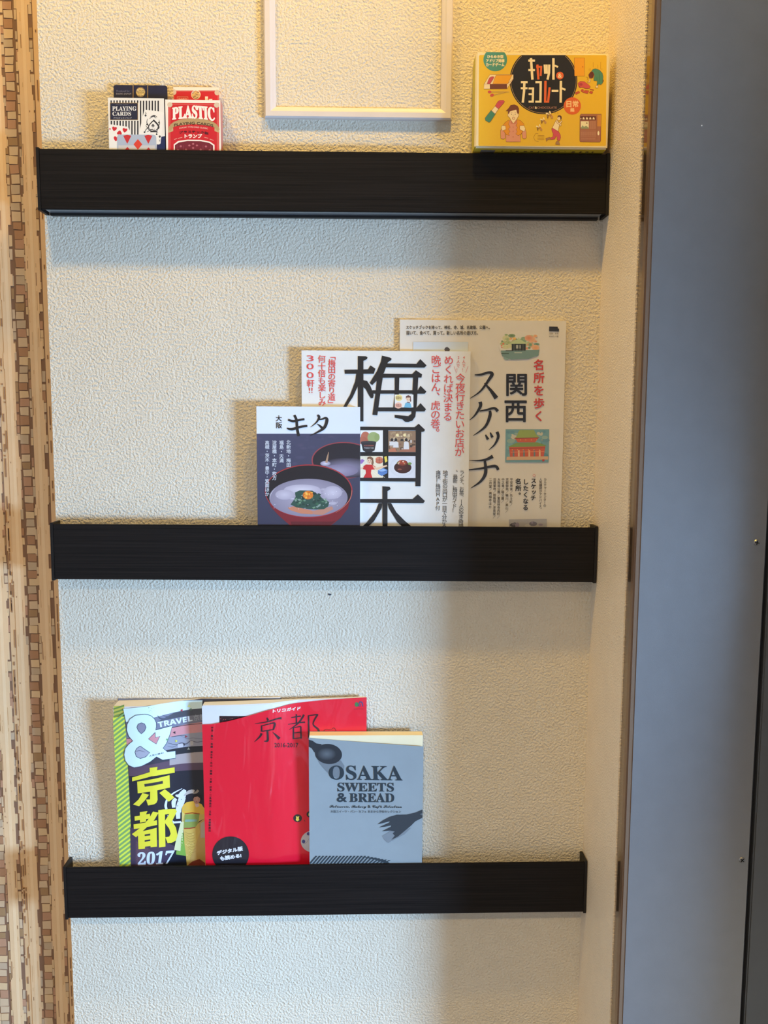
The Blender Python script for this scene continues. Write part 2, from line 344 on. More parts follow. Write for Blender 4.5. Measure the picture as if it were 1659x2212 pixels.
class Art:
    """Flat print on a cover. Outlines were read off the photograph and are turned into positions on the cover's own surface."""
    def __init__(s, root, y0, width, height, warp=None, off=0.0005, material=None):
        s.root = root; s.o = Vector(root.location); s.y0 = y0; s.W, s.H = width, height
        s.warp = warp or (lambda u, v: 0.0); s.off = off; s.T = crop(0, 0, 1); s.b = {}; s.cur = 'print'; s.L = 0; s.m = material
        s.rect = (0, width, 0, height); s.n = 0; s.bent = warp is not None
    def uv(s, x, y):
        px, py = s.T(x, y)
        d = fw+rt*((px-829.5)/F_PX)-up*((py-1106)/F_PX)
        Y = s.y0
        for _ in range(3):
            t = (Y+D)/d.y; u = d.x*t-s.o.x; v = ZC+d.z*t-s.o.z; Y = s.y0-s.warp(max(0, min(s.W, u)), max(0, min(s.H, v)))
        return u, v
    def tri(s, p, c):
        cs = c if isinstance(c, list) else [c]*3
        t = [(*s.uv(*q), *rgb(k)[:3]) for q, k in zip(p, cs)]
        s.emit(t)
    def emit(s, t):
        q = clip_tri(t, s.rect)
        if len(q) < 3: return
        for k in range(1, len(q)-1): s.split([q[0], q[k], q[k+1]])
    def split(s, t):                          # on bent covers large triangles are cut up so that they follow the bend
        if s.bent:
            e = [math.hypot(t[i][0]-t[(i+1) % 3][0], t[i][1]-t[(i+1) % 3][1]) for i in range(3)]; i = e.index(max(e))
            if e[i] > 0.0026:
                a, b_, c = t[i], t[(i+1) % 3], t[(i+2) % 3]; m = tuple((a[k]+b_[k])/2 for k in range(5))
                s.split([a, m, c]); s.split([m, b_, c]); return
        s.b.setdefault(s.cur, []).append((s.L+(s.n % 40)*0.02, t))
    def poly(s, pts, c):
        s.n += 1; P = [Vector((x, y, 0)) for x, y in pts]
        for t in tessellate_polygon([P]): s.tri([pts[i] for i in t], c)
    def rectp(s, x0, y0, x1, y1, c): s.poly([(x0, y0), (x1, y0), (x1, y1), (x0, y1)], c)
    def ell(s, cx, cy, rx, ry, c, c2=None, n=36, rot=0, ymin=None, a0=0, a1=360):
        pts = []; s.n += 1
        for i in range(n+1):
            a = math.radians(a0+(a1-a0)*i/n); x, y = rx*math.cos(a), ry*math.sin(a)
            X, Y = cx+x*math.cos(rot)-y*math.sin(rot), cy+x*math.sin(rot)+y*math.cos(rot)
            if ymin is not None: Y = max(Y, ymin)
            pts.append((X, Y))
        for i in range(n): s.tri([(cx, cy), pts[i], pts[i+1]], [c, c2 or c, c2 or c])
    def grad(s, x0, y0, x1, y1, ct, cb, nx=1):
        s.n += 1
        s.tri([(x0, y0), (x1, y0), (x1, y1)], [ct, ct, cb]); s.tri([(x0, y0), (x1, y1), (x0, y1)], [ct, cb, cb])
    def stroke(s, pts, w, c, smooth=True):
        if smooth and len(pts) > 2:
            q = []
            P = [pts[0]]+list(pts)+[pts[-1]]
            for i in range(1, len(P)-2):
                for k in range(5):
                    t = k/5; a, b, c_, d = P[i-1], P[i], P[i+1], P[i+2]
                    q.append(tuple(0.5*((2*b[j])+(-a[j]+c_[j])*t+(2*a[j]-5*b[j]+4*c_[j]-d[j])*t*t+(-a[j]+3*b[j]-3*c_[j]+d[j])*t**3) for j in (0, 1)))
            q.append(pts[-1]); pts = q
        s.n += 1; n = len(pts); ws = w if isinstance(w, (list, tuple)) else [w, w]
        def wd(t):
            x = t*(len(ws)-1); i = min(int(x), len(ws)-2); return ws[i]+(ws[i+1]-ws[i])*(x-i)
        Lp, Rp = [], []
        for i in range(n):
            a, b = pts[max(0, i-1)], pts[min(n-1, i+1)]; dx, dy = b[0]-a[0], b[1]-a[1]; l = math.hypot(dx, dy) or 1
            h = wd(i/(n-1))/2; Lp.append((pts[i][0]-dy/l*h, pts[i][1]+dx/l*h)); Rp.append((pts[i][0]+dy/l*h, pts[i][1]-dx/l*h))
        for i in range(n-1):
            s.tri([Lp[i], Lp[i+1], Rp[i+1]], c); s.tri([Lp[i], Rp[i+1], Rp[i]], c)
    def line(s, pts, w, c): s.stroke(pts, w, c, False)
    def _g(s, g, fx, c, bold):
        v, f = g
        ofs = [(0, 0)]
        if bold: ofs = [(bold*math.cos(a), bold*math.sin(a)) for a in [k*math.pi/4 for k in range(8)]]+[(0, 0)]
        cc = rgb(c)[:3]
        for o in ofs:
            s.n += 1; uv = [s.uv(*(lambda p: (p[0]+o[0], p[1]+o[1]))(fx(*p))) for p in v]
            for t in f: s.emit([(*uv[i], *cc) for i in t])
    def char(s, ch, cx, cy, size, c, bold=0, sx=1.0, rot=0, sh=0.0):
        fx = lambda x, y: (cx+((x-0.5)*sx*math.cos(rot)+(y-0.38)*math.sin(rot))*size, cy+((x-0.5)*sx*math.sin(rot)-(y-0.38)*math.cos(rot)+sh*(x-0.5))*size)
        s._g(glyph(ch), fx, c, bold)
    def vtext(s, t, x, y0, y1, size, c, bold=0, sx=1.0, x2=None):
        n = len(t); p = (y1-y0)/n
        for i, ch in enumerate(t):
            if ch == ' ': continue
            cy = y0+p*(i+0.5); cx = x+((x2-x)*i/max(1, n-1) if x2 is not None else 0)
            if ch in 'ー～／…' : s.char(ch, cx, cy, size, c, bold, 1.0, math.pi/2 if ch != '／' else 0)
            elif ch in '「」': s.char(ch, cx, cy, size, c, bold, 1.0, math.pi/2)
            elif ch in '、。': s.char(ch, cx+size*0.55, cy-size*0.55, size, c, bold)
            elif ch in 'ッャュョっゃゅょ': s.char(ch, cx+size*0.08, cy-size*0.08, size, c, bold)
            elif ord(ch) < 128:
                g = glyph(ch)[0]; xs = [p_[0] for p_ in g]; ys = [p_[1] for p_ in g]; hh = size*0.36*(max(ys)-min(ys))/0.72; hw = min(size*0.36, hh*(max(xs)-min(xs))/(max(ys)-min(ys)))
                s.fit(ch, [(cx-hw, cy-hh), (cx+hw, cy-hh), (cx+hw, cy+hh), (cx-hw, cy+hh)], c, bold)
            else: s.char(ch, cx, cy, size, c, bold, sx)
    def fit(s, t, q, c, bold=0, arch=0.0):    # whole string fitted into a quad TL TR BR BL
        g = glyph(t); xs = [p[0] for p in g[0]]; ys = [p[1] for p in g[0]]
        x0, x1, y0, y1 = min(xs), max(xs), min(ys), max(ys)
        def fx(x, y):
            a = (x-x0)/(x1-x0 or 1); b = (y1-y)/(y1-y0 or 1)
            T = (q[0][0]+(q[1][0]-q[0][0])*a, q[0][1]+(q[1][1]-q[0][1])*a); B = (q[3][0]+(q[2][0]-q[3][0])*a, q[3][1]+(q[2][1]-q[3][1])*a)
            return T[0]+(B[0]-T[0])*b, T[1]+(B[1]-T[1])*b-arch*(1-(2*a-1)**2)
        s._g(g, fx, c, bold)
    def fbox(s, t, x0, y0, x1, y1, c, bold=0, arch=0.0): s.fit(t, [(x0, y0), (x1, y0), (x1, y1), (x0, y1)], c, bold, arch)
    def done(s):
        for name, polys in s.b.items():
            V, Fc, Cc = [], [], []
            for L, q in polys:
                k = len(V)
                for p in q:
                    V.append((p[0], s.y0-s.o.y-s.warp(max(0, min(s.W, p[0])), max(0, min(s.H, p[1])))-s.off-L*(0.00007 if s.bent else 0.00002), p[1])); Cc.append((p[2], p[3], p[4], 1.0))
                Fc.append(tuple(range(k, k+len(q))))
            o = link_mesh(name, V, Fc, s.m or ink('matte_print'), s.root)
            at = o.data.color_attributes.new('ink', 'FLOAT_COLOR', 'POINT')
            at.data.foreach_set('color', [x for c in Cc for x in c])
def sheet(name, W, top, warp, y_local, th, m, parent, nu=14, nv=16, bottom=0.0, side=0):
    """a bent paper sheet: top(u) is its upper outline, warp(u, v) how far it stands out"""
    b = MB()
    for lay in (0, 1):
        for i in range(nu+1):
            for j in range(nv+1):
                u = W*i/nu; v = bottom+(top(u)-bottom)*j/nv
                b.v.append((u, y_local-warp(u, v)-(th if lay else 0), v))
    n = (nu+1)*(nv+1); I = lambda l, i, j: l*n+i*(nv+1)+j
    for i in range(nu):
        for j in range(nv):
            b.f.append((I(1, i, j), I(1, i+1, j), I(1, i+1, j+1), I(1, i, j+1))); b.f.append((I(0, i, j), I(0, i, j+1), I(0, i+1, j+1), I(0, i+1, j)))
    for i in range(nu):
        b.f.append((I(0, i, nv), I(1, i, nv), I(1, i+1, nv), I(0, i+1, nv))); b.f.append((I(0, i, 0), I(0, i+1, 0), I(1, i+1, 0), I(1, i, 0)))
    for j in range(nv):
        b.f.append((I(0, 0, j), I(1, 0, j), I(1, 0, j+1), I(0, 0, j+1))); b.f.append((I(0, nu, j), I(0, nu, j+1), I(1, nu, j+1), I(1, nu, j)))
    return b.build(name, m, parent)
paper = mat('page_paper', (224, 223, 224), 0.8, bump=[((8, 4000, 8), 1, 0.3, 0.0004)])
cream_paper = mat('cream_page_paper', (242, 226, 186), 0.8, bump=[((8, 4000, 8), 1, 0.3, 0.0004)])
KEEP = 0.0004
gloss = ink('glossy_print', 0.35, 0.6); matte = ink('matte_print', 0.55)
wrinkle = ink('wrinkled_gloss_print', 0.4, 1.0, 0.55)
INKK = (26, 25, 28); RED = (226, 62, 64); WHITE = (240, 238, 232)
def book(ox, oz, W, H, yb, th, label, cover, cm='paper', spine='left', edge=None, group=None, depth0=0.0003):
    r = empty('book', (ox, yb, oz), label, 'book', group)
    e = 0.0008
    x0, x1 = (0.0006, W-0.0012) if spine == 'left' else (0.0012, W-0.0006)
    MB().box(x0, x1, -th+0.0005, -0.0004, e, H-e).build('page_block', edge or paper, r)
    MB().box(0, W, -0.0004, 0, 0, H).build('back_cover', cover, r)
    MB().box(0, W, -th, -th+0.0005, 0, H).build('front_cover', cover, r)
    sx = (0, 0.0006) if spine == 'left' else (W-0.0006, W)
    MB().box(sx[0], sx[1], -th+0.0005, -0.0004, 0, H).build('spine', cover, r)
    return r
def cover_mat(n, c, rough=0.4, coat=0.3): return mat(n, c, rough, coat=coat)

# ================= middle shelf
FL2 = 1.1816
# --- pale sketch guide at the back
r = book(0.0424, FL2-0.0005, 0.2075, 0.2900, -0.0003, 0.0055, 'tall pale cream paperback with watercolours and brushed black title, behind the others', cover_mat('pale_cover', (230, 222, 208)), spine='right', group='pale guide books on the middle shelf')
A = Art(r, -0.0058, 0.2075, 0.2900, material=gloss); A.T = crop(850, 680, 4.2538)
A.cur = 'castle_picture'
sky, wat = (198, 206, 214), (150, 178, 186)
A.rectp(180, 250, 685, 420, (205, 214, 222)); A.L = 1; A.poly([(463, 322), (478, 300), (488, 298), (491, 289), (495, 298), (505, 302), (522, 322)], (70, 66, 70)); A.rectp(470, 320, 515, 420, (84, 78, 80))
rr = random.Random(3); A.L = 1
def blobs(x0, y0, x1, y1, n, cols, r0, r1, bg=None):
    for i in range(n):
        x, y = rr.uniform(x0, x1), rr.uniform(y0, y1); c = rr.choice(cols); R_ = rr.uniform(r0, r1); A.L = 1+(i % 6)
        A.ell(x, y, R_*rr.uniform(0.8, 1.5), R_*rr.uniform(0.6, 1.0), c, bg and tuple(int(c[k]*0.6+bg[k]*0.4) for k in range(3)) or c, n=9)
A.cur = 'lake_picture'; A.L = 0; A.ell(1150, 280, 185, 130, (214, 214, 190), (228, 220, 206))
blobs(1000, 180, 1150, 300, 26, [(128, 160, 92), (88, 124, 70), (160, 178, 110), (206, 204, 140)], 12, 30, (228, 220, 206))
blobs(1190, 190, 1320, 310, 30, [(112, 150, 104), (84, 130, 98), (232, 160, 104), (224, 138, 92), (176, 190, 120)], 12, 30, (228, 220, 206))
blobs(990, 260, 1015, 300, 4, [(236, 170, 90), (226, 120, 90)], 8, 16)
blobs(1060, 190, 1110, 250, 6, [(238, 190, 96), (224, 128, 100)], 8, 18)
A.L = 8; A.poly([(1060, 268), (1110, 240), (1140, 225), (1150, 205), (1160, 225), (1190, 242), (1240, 268)], (190, 204, 150)); A.rectp(1085, 268, 1215, 330, (70, 74, 62)); A.L = 9
for x in (1088, 1118, 1146, 1172, 1200): A.rectp(x, 270, x+8, 330, (34, 38, 34))
A.rectp(1125, 278, 1145, 310, (180, 178, 160)); A.rectp(1155, 278, 1170, 310, (150, 150, 132))
A.L = 7; A.poly([(985, 328), (1340, 322), (1330, 372), (1240, 405), (1080, 412), (1000, 380)], (122, 150, 142)); A.L = 8
blobs(1000, 330, 1320, 400, 26, [(96, 128, 120), (140, 168, 160), (170, 190, 180), (104, 140, 110)], 8, 24)
A.L = 10; A.rectp(1030, 326, 1100, 334, (52, 60, 54)); A.rectp(990, 352, 1060, 360, (70, 90, 70)); A.rectp(1110, 346, 1180, 352, (214, 214, 196))
# red gate building picture
A.cur = 'gate_picture'; A.L = 0; A.poly([(1030, 1052), (1430, 1052), (1424, 1357), (1026, 1355)], (116, 158, 162))
blobs(1050, 1070, 1400, 1330, 46, [(104, 148, 158), (128, 172, 170), (92, 140, 150), (150, 176, 160)], 14, 30)
blobs(1090, 1075, 1130, 1130, 4, [(206, 196, 170)], 16, 26); blobs(1330, 1070, 1380, 1110, 3, [(200, 196, 172)], 14, 22)
A.L = 8; A.poly([(1145, 1078), (1160, 1058), (1290, 1058), (1310, 1100), (1340, 1125), (1112, 1135), (1135, 1110)], (150, 168, 84))
A.poly([(1115, 1132), (1335, 1128), (1300, 1172), (1140, 1172)], (206, 96, 62)); A.L = 9
A.poly([(1052, 1212), (1130, 1176), (1320, 1172), (1405, 1200), (1380, 1212), (1075, 1222)], (128, 152, 76))
A.poly([(1062, 1216), (1395, 1208), (1380, 1300), (1070, 1310)], (206, 92, 58)); A.L = 10
for i in range(6): A.rectp(1095+i*48, 1245, 1110+i*48, 1302, (226, 190, 140) if i % 2 else (110, 130, 124))
A.line([(1110, 1136), (1340, 1130)], 6, (150, 60, 50)); A.line([(1065, 1228), (1392, 1222)], 7, (166, 66, 50)); A.line([(1075, 1262), (1385, 1256)], 5, (232, 140, 90))
A.poly([(1040, 1305), (1420, 1300), (1420, 1330), (1036, 1335)], (214, 172, 128)); A.L = 11; A.rectp(1366, 1328, 1386, 1346, (190, 60, 50))
for i in range(12): A.ell(1090+i*25, 1150 if i % 2 else 1240, 4, 5, (238, 180, 90), n=6)
A.cur = 'snow_picture'; A.L = 0; A.poly([(1060, 1880), (1408, 1875), (1408, 2080), (1060, 2080)], (176, 172, 172)); blobs(1080, 1900, 1400, 2060, 30, [(120, 116, 130), (150, 140, 160), (86, 84, 96), (190, 186, 180)], 10, 26)
A.cur = 'title_lettering'; A.L = 2
K = (28, 24, 26)
A.stroke([(745, 552), (800, 550), (875, 530), (905, 545), (880, 590), (800, 700), (698, 772)], [8, 20, 22, 34, 26, 16, 3], K)
A.stroke([(835, 628), (890, 690), (945, 765)], [10, 26, 42], K)
A.stroke([(795, 800), (798, 840), (750, 920), (696, 970)], [34, 28, 16, 3], K); A.stroke([(790, 885), (860, 872), (925, 858), (958, 886)], [10, 18, 22, 30], K)
A.stroke([(885, 880), (885, 930), (840, 1030), (730, 1112)], [22, 30, 22, 3], K)
A.stroke([(845, 1102), (868, 1145)], [12, 26], K); A.stroke([(888, 1082), (908, 1126)], [12, 26], K)
A.stroke([(950, 1075), (962, 1120), (930, 1190), (875, 1242)], [28, 26, 16, 3], K)
A.stroke([(912, 1300), (850, 1330), (770, 1340), (695, 1338)], [34, 22, 12, 3], K); A.stroke([(690, 1425), (800, 1412), (930, 1390), (962, 1425)], [10, 18, 26, 26], K)
A.stroke([(838, 1335), (846, 1450), (800, 1530), (708, 1594)], [22, 32, 22, 3], K)
A.char('関', 1130, 640, 222, K, 4); A.char('西', 1122, 880, 225, K, 4)
for ch, y in zip('名所を歩く', (460, 578, 695, 812, 930)): A.char(ch, 1336, y, 104, (206, 62, 52), 2.5)
A.cur = 'small_lettering'
A.fbox('スケッチブックを持って、神社、寺、城、名建築、公園へ。', 118, 98, 885, 134, (60, 56, 54), 0.6); A.fbox('描いて、食べて、買って。新しい名所の遊び方。', 118, 148, 775, 186, (60, 56, 54), 0.6)
A.poly([(1430, 108), (1508, 110), (1510, 126), (1520, 128), (1520, 153), (1428, 151)], (44, 42, 44)); A.fbox('定価：本体', 1430, 164, 1515, 181, (90, 80, 74)); A.fbox('950円＋税', 1430, 191, 1515, 207, (90, 80, 74))
A.ell(1291, 1477, 13, 13, (214, 158, 150)); A.L = 3; A.ell(1291, 1477, 7, 7, (230, 222, 208)); A.L = 2
A.vtext('スケッチ', 1287, 1498, 1708, 52, K, 1.6, x2=1283); A.vtext('したくなる', 1215, 1505, 1800, 54, K, 1.6, x2=1213); A.vtext('名所。', 1146, 1498, 1690, 56, K, 1.6)
for t, x, y1 in (('カルチャーセンターの', 1393, 1765), ('人気講師がアドバイス。', 1352, 1800), ('平安神宮／先斗町／', 1083, 1762), ('京都御苑／鴨川／美山／', 1044, 1820), ('中之島／靱公園／', 1006, 1730), ('大阪城公園／富田林寺内町／', 968, 1872), ('旧居留地／姫路城／浮見堂／', 929, 1872), ('二月堂／興福寺ほか', 891, 1782)):
    A.vtext(t, x, 1498, y1, 28, (74, 68, 64), 0.3, x2=x-4)
A.done()
# --- white guide with the giant black title
r = book(-0.0793, FL2-0.0004, 0.2094, 0.2510, -0.0061, 0.0067, 'white paperback with giant black characters and red columns of text, second of three', cover_mat('white_cover', (238, 236, 230)), spine='right', group='pale guide books on the middle shelf')
A = Art(r, -0.0128, 0.2094, 0.2510, material=gloss); A.T = crop(640, 740, 4.2538)
A.cur = 'title_lettering'; A.L = 0; K = (28, 26, 28)
for p in ([(443, 250), (562, 248), (660, 246), (683, 210), (728, 240), (712, 287), (447, 287)], [(566, 124), (640, 126), (655, 136), (650, 152), (617, 168), (617, 725), (566, 725)],
          [(566, 275), (566, 400), (520, 500), (455, 600), (426, 600), (495, 480), (540, 360), (552, 285)], [(612, 345), (650, 352), (682, 400), (712, 482), (706, 508), (686, 512), (660, 470), (640, 430), (612, 405)],
          [(788, 120), (862, 138), (878, 150), (868, 164), (842, 180), (805, 280), (750, 340), (698, 390), (674, 372), (742, 262), (778, 175)],
          [(812, 192), (1105, 195), (1140, 152), (1197, 210), (1178, 230), (812, 228)], [(770, 286), (1065, 290), (1100, 255), (1156, 292), (1150, 322), (770, 324)],
          [(745, 290), (795, 290), (795, 322), (768, 500), (745, 668), (700, 663), (728, 470)], [(690, 438), (1118, 438), (1142, 397), (1195, 450), (1180, 470), (690, 470)],
          [(905, 290), (948, 290), (942, 480), (905, 480), (905, 330)], [(905, 465), (942, 465), (936, 610), (890, 610)],
          [(1075, 300), (1122, 300), (1108, 560), (1094, 680), (1066, 718), (1028, 730), (1000, 728), (975, 705), (905, 690), (905, 664), (1030, 676), (1058, 655)],
          [(735, 596), (1108, 596), (1142, 557), (1192, 612), (1178, 633), (735, 632)],
          [(440, 772), (1088, 778), (1125, 746), (1182, 800), (1176, 816), (1150, 822), (1150, 808), (440, 806)], [(440, 772), (492, 772), (492, 1320), (440, 1320)],
          [(1097, 800), (1150, 800), (1142, 1320), (1095, 1320)], [(795, 780), (845, 780), (845, 1250), (795, 1250)], [(440, 1005), (1110, 1008), (1110, 1042), (440, 1040)], [(440, 1240), (1110, 1245), (1110, 1278), (440, 1272)],
          [(792, 1320), (858, 1325), (868, 1345), (838, 1365), (838, 1950), (792, 1950)], [(440, 1437), (1070, 1437), (1118, 1395), (1182, 1455), (1168, 1475), (440, 1470)],
          [(838, 1475), (872, 1475), (920, 1560), (1000, 1640), (1120, 1740), (1060, 1770), (930, 1650), (850, 1520)], [(792, 1475), (785, 1520), (715, 1640), (560, 1780), (520, 1770), (650, 1650), (730, 1550), (758, 1475)]):
    A.poly(p, K)
A.cur = 'red_lettering'; A.L = 0; R1 = (224, 74, 74)
A.vtext('今夜行きたいお店が', 1508, 285, 1045, 92, R1, 0.4, x2=1500); A.vtext('めくれば決まる', 1402, 118, 722, 92, R1, 0.4, x2=1392); A.vtext('晩ごはん、虎の巻。', 1285, 118, 870, 92, R1, 0.4, x2=1278)
A.vtext('4人で！', 1540, 118, 270, 36, R1, 0, x2=1536); A.vtext('2人で！', 1490, 118, 270, 36, R1, 0, x2=1484); A.line([(1450, 220), (1472, 280)], 2.5, R1); A.line([(1578, 215), (1556, 278)], 2.5, R1)
A.vtext('「梅田の寄り道」', 328, 92, 598, 72, R1, 0.5, x2=326); A.vtext('何十倍も楽しみ', 235, 118, 582, 74, R1, 0.5, x2=238)
for y in (146, 220, 300): A.fbox('300'[(146, 220, 300).index(y)], 96, y-27, 160, y+27, R1, 0.2)
A.char('軒', 132, 375, 74, R1, 0.5); A.fbox('!!', 118, 415, 150, 464, R1, 0.6)
A.cur = 'small_lettering'; K2 = (52, 50, 54)
A.vtext('ランチ、お茶、1人の空き時間に', 1522, 1175, 1740, 46, K2, 0.1, x2=1512); A.vtext('〝最新〟梅田ガイド！', 1462, 1175, 1560, 46, K2, 0.1, x2=1452)
A.vtext('地下街の出口が一目で分かる！', 1370, 1175, 1745, 48, K2, 0.2, x2=1358); A.vtext('痛快！梅田MAP付', 1305, 1175, 1540, 46, K2, 0.1, x2=1300)
A.L = 1; A.cur = 'ice_cream_photo'; A.rectp(590, 806, 796, 1004, WHITE); A.cur = 'shopper_drawing'; A.rectp(590, 1042, 796, 1242, (240, 226, 196)); A.cur = 'restaurant_photo'; A.rectp(846, 812, 1097, 1006, (150, 120, 94)); A.cur = 'dish_photo'; A.rectp(846, 1042, 1095, 1244, (222, 222, 226)); A.cur = 'speech_drawing'; A.rectp(905, 478, 1076, 596, WHITE)
A.cur = 'ice_cream_photo'
A.L = 2
A.ell(635, 868, 42, 50, (196, 112, 84)); A.ell(612, 900, 40, 36, (186, 104, 78)); A.ell(708, 872, 54, 50, (162, 176, 116)); A.ell(742, 870, 24, 36, (150, 166, 104)); A.L = 3; A.poly([(594, 915), (735, 915), (720, 990), (690, 1008), (640, 1008), (612, 990)], (46, 44, 48)); A.L = 4
A.ell(664, 915, 70, 12, (60, 58, 62)); A.fbox('ICECREAM', 622, 940, 712, 952, (214, 110, 96)); A.fbox('happy cup', 626, 960, 712, 976, (226, 224, 220))
A.cur = 'restaurant_photo'
for k in range(70):
    A.L = 2+k % 3; x, y = rr.uniform(852, 1090), rr.uniform(825, 1000)
    c = rr.choice([(206, 176, 140), (96, 74, 60), (60, 50, 48), (176, 132, 100), (210, 200, 190), (140, 96, 76)]) if y > 890 else rr.choice([(188, 160, 124), (170, 140, 106), (206, 184, 146)])
    a, b = rr.uniform(5, 16), rr.uniform(5, 13); A.rectp(max(848, x-a), y-b, min(1095, x+a), min(1003, y+b), c)
A.L = 6
for x in (928, 995): A.ell(x, 850, 15, 14, (250, 240, 190), (236, 206, 140))
for x, hh in ((915, 60), (1010, 76), (880, 40)):
    A.poly([(x-26, 905+hh), (x-20, 915), (x, 905), (x+22, 918), (x+26, 905+hh)], (226, 222, 220)); A.ell(x, 893, 13, 15, (52, 42, 40))
A.poly([(850, 985), (905, 965), (925, 1004), (850, 1004)], (196, 120, 90)); A.poly([(960, 985), (1095, 955), (1095, 1004), (940, 1004)], (170, 110, 84))
A.cur = 'dish_photo'; A.L = 3; A.ell(972, 1142, 116, 92, (240, 240, 242), (214, 214, 218)); A.L = 4; A.ell(975, 1145, 84, 64, (226, 226, 230)); A.L = 5; A.ell(978, 1148, 80, 54, (84, 36, 30), (56, 26, 24)); A.ell(975, 1105, 48, 26, (160, 66, 40), (120, 44, 34)); A.L = 6
for k in range(12): A.ell(rr.uniform(930, 1020), rr.uniform(1085, 1120), 9, 6, rr.choice([(210, 110, 60), (190, 70, 40), (120, 130, 60), (236, 190, 160)]), n=8)
A.ell(1042, 1112, 18, 12, (120, 150, 80)); A.ell(950, 1165, 20, 8, (140, 76, 62))
A.cur = 'shopper_drawing'
# shopping lady drawing
A.L = 3
for k in range(9): A.line([(660, 1150), (590+k*28, 1042 if k % 2 else 1240)], 4, (250, 240, 214))
A.L = 4; A.poly([(618, 1135), (640, 1120), (700, 1122), (728, 1140), (722, 1165), (690, 1168), (686, 1200), (700, 1242), (616, 1242), (640, 1200), (636, 1170), (606, 1160)], (208, 44, 44))
A.poly([(700, 1128), (735, 1150), (830, 1124), (838, 1136), (740, 1170), (712, 1156)], (236, 196, 160)); A.poly([(590, 1150), (620, 1140), (612, 1160), (590, 1165)], (236, 196, 160))
A.ell(675, 1085, 24, 30, (240, 204, 170)); A.L = 5; A.poly([(650, 1075), (655, 1052), (680, 1045), (706, 1060), (712, 1105), (704, 1130), (690, 1115), (694, 1080), (672, 1066)], (132, 96, 70)); A.ell(664, 1086, 3, 4, (60, 40, 40)); A.ell(682, 1087, 3, 4, (60, 40, 40)); A.line([(668, 1102), (682, 1102)], 3, (190, 50, 50))
A.ell(762, 1072, 34, 22, (214, 124, 92)); A.ell(762, 1092, 34, 20, (198, 104, 78)); A.L = 6; A.line([(730, 1078), (796, 1078)], 4, (120, 50, 40)); A.line([(762, 1050), (762, 1112)], 4, (120, 50, 40))
A.poly([(808, 1050), (830, 1042), (838, 1090), (816, 1104)], (236, 214, 84)); A.poly([(750, 1175), (800, 1152), (838, 1170), (836, 1200), (785, 1226), (750, 1205)], (90, 130, 190)); A.L = 7; A.poly([(756, 1176), (800, 1158), (830, 1172), (786, 1192)], (150, 184, 226)); A.line([(755, 1190), (832, 1186)], 4, (50, 80, 140))
A.L = 6; A.poly([(590, 1078), (606, 1070), (628, 1082), (604, 1112), (590, 1114)], (160, 110, 176))
A.cur = 'speech_drawing'
# small talk drawing in the title
A.L = 2; A.ell(942, 508, 34, 30, (244, 226, 150)); A.ell(938, 578, 34, 28, (240, 190, 166)); A.L = 3; A.char('銀', 930, 508, 32, (120, 60, 40)); A.char('座', 955, 508, 28, (120, 60, 40)); A.char('相', 928, 578, 30, (150, 50, 40)); A.char('談', 950, 578, 28, (150, 50, 40))
A.ell(1030, 518, 20, 24, (240, 206, 176)); A.poly([(1006, 520), (1008, 492), (1030, 483), (1052, 494), (1056, 540), (1044, 545), (1046, 505), (1014, 505)], (112, 70, 60)); A.poly([(990, 596), (1002, 556), (1030, 545), (1052, 562), (1060, 600)], (120, 186, 214)); A.L = 4; A.ell(1023, 520, 2.5, 3, (50, 40, 40)); A.ell(1038, 520, 2.5, 3, (50, 40, 40)); A.line([(1016, 548), (1044, 552)], 6, (120, 60, 56))
A.done()
# --- small book with the soup bowl
r = book(-0.1345, FL2-0.0003, 0.1278, 0.1818, -0.0131, 0.0082, 'small paperback with a photo of red lacquer soup bowls, in front of the others', cover_mat('ice_white_cover', (232, 236, 240)), group='pale guide books on the middle shelf')
A = Art(r, -0.0213, 0.1278, 0.1818, material=gloss); A.T = crop(540, 860, 6.3808)
A.cur = 'bowl_photo'; A.L = 0
BG = (84, 84, 108)
A.grad(80, 490, 1540, 2200, (70, 70, 96), (44, 44, 64)); A.L = 1
for k in range(50):
    c = rr.choice([(74, 73, 99), (64, 66, 90), (80, 74, 100)]); A.ell(rr.uniform(110, 1500), rr.uniform(530, 900), rr.uniform(30, 90), rr.uniform(14, 30), c, (69, 69, 95), n=12)
A.L = 2; A.ell(1290, 858, 442, 254, (150, 62, 70), n=64); A.L = 3; A.ell(1290, 858, 424, 240, (34, 30, 40), n=64)
A.L = 4; A.ell(1330, 960, 385, 138, (150, 142, 168), (44, 38, 52), n=48); A.L = 5; A.ell(1230, 1000, 260, 84, (160, 152, 176), (128, 118, 144)); A.ell(1040, 900, 70, 34, (214, 210, 226), (150, 140, 160)); A.L = 6; A.stroke([(1085, 740), (1070, 810), (1052, 890)], [4, 22, 34], (176, 140, 110))
A.L = 6; A.poly([(208, 1280), (222, 1360), (290, 1500), (400, 1620), (560, 1760), (1110, 1760), (1250, 1650), (1350, 1520), (1412, 1280)], (124, 26, 36))
A.poly([(560, 1755), (1110, 1755), (1000, 1810), (680, 1810)], (80, 20, 28))
A.L = 7; A.poly([(560, 1700), (1130, 1700), (1180, 1690), (1100, 1760), (580, 1760)], (96, 20, 30)); A.L = 8; A.ell(810, 1280, 604, 366, (166, 48, 54), n=72); A.L = 9; A.ell(808, 1282, 590, 354, (24, 18, 26), n=72)
A.L = 10; A.ell(806, 1372, 540, 262, (178, 168, 184), (138, 130, 148), n=64); A.L = 11
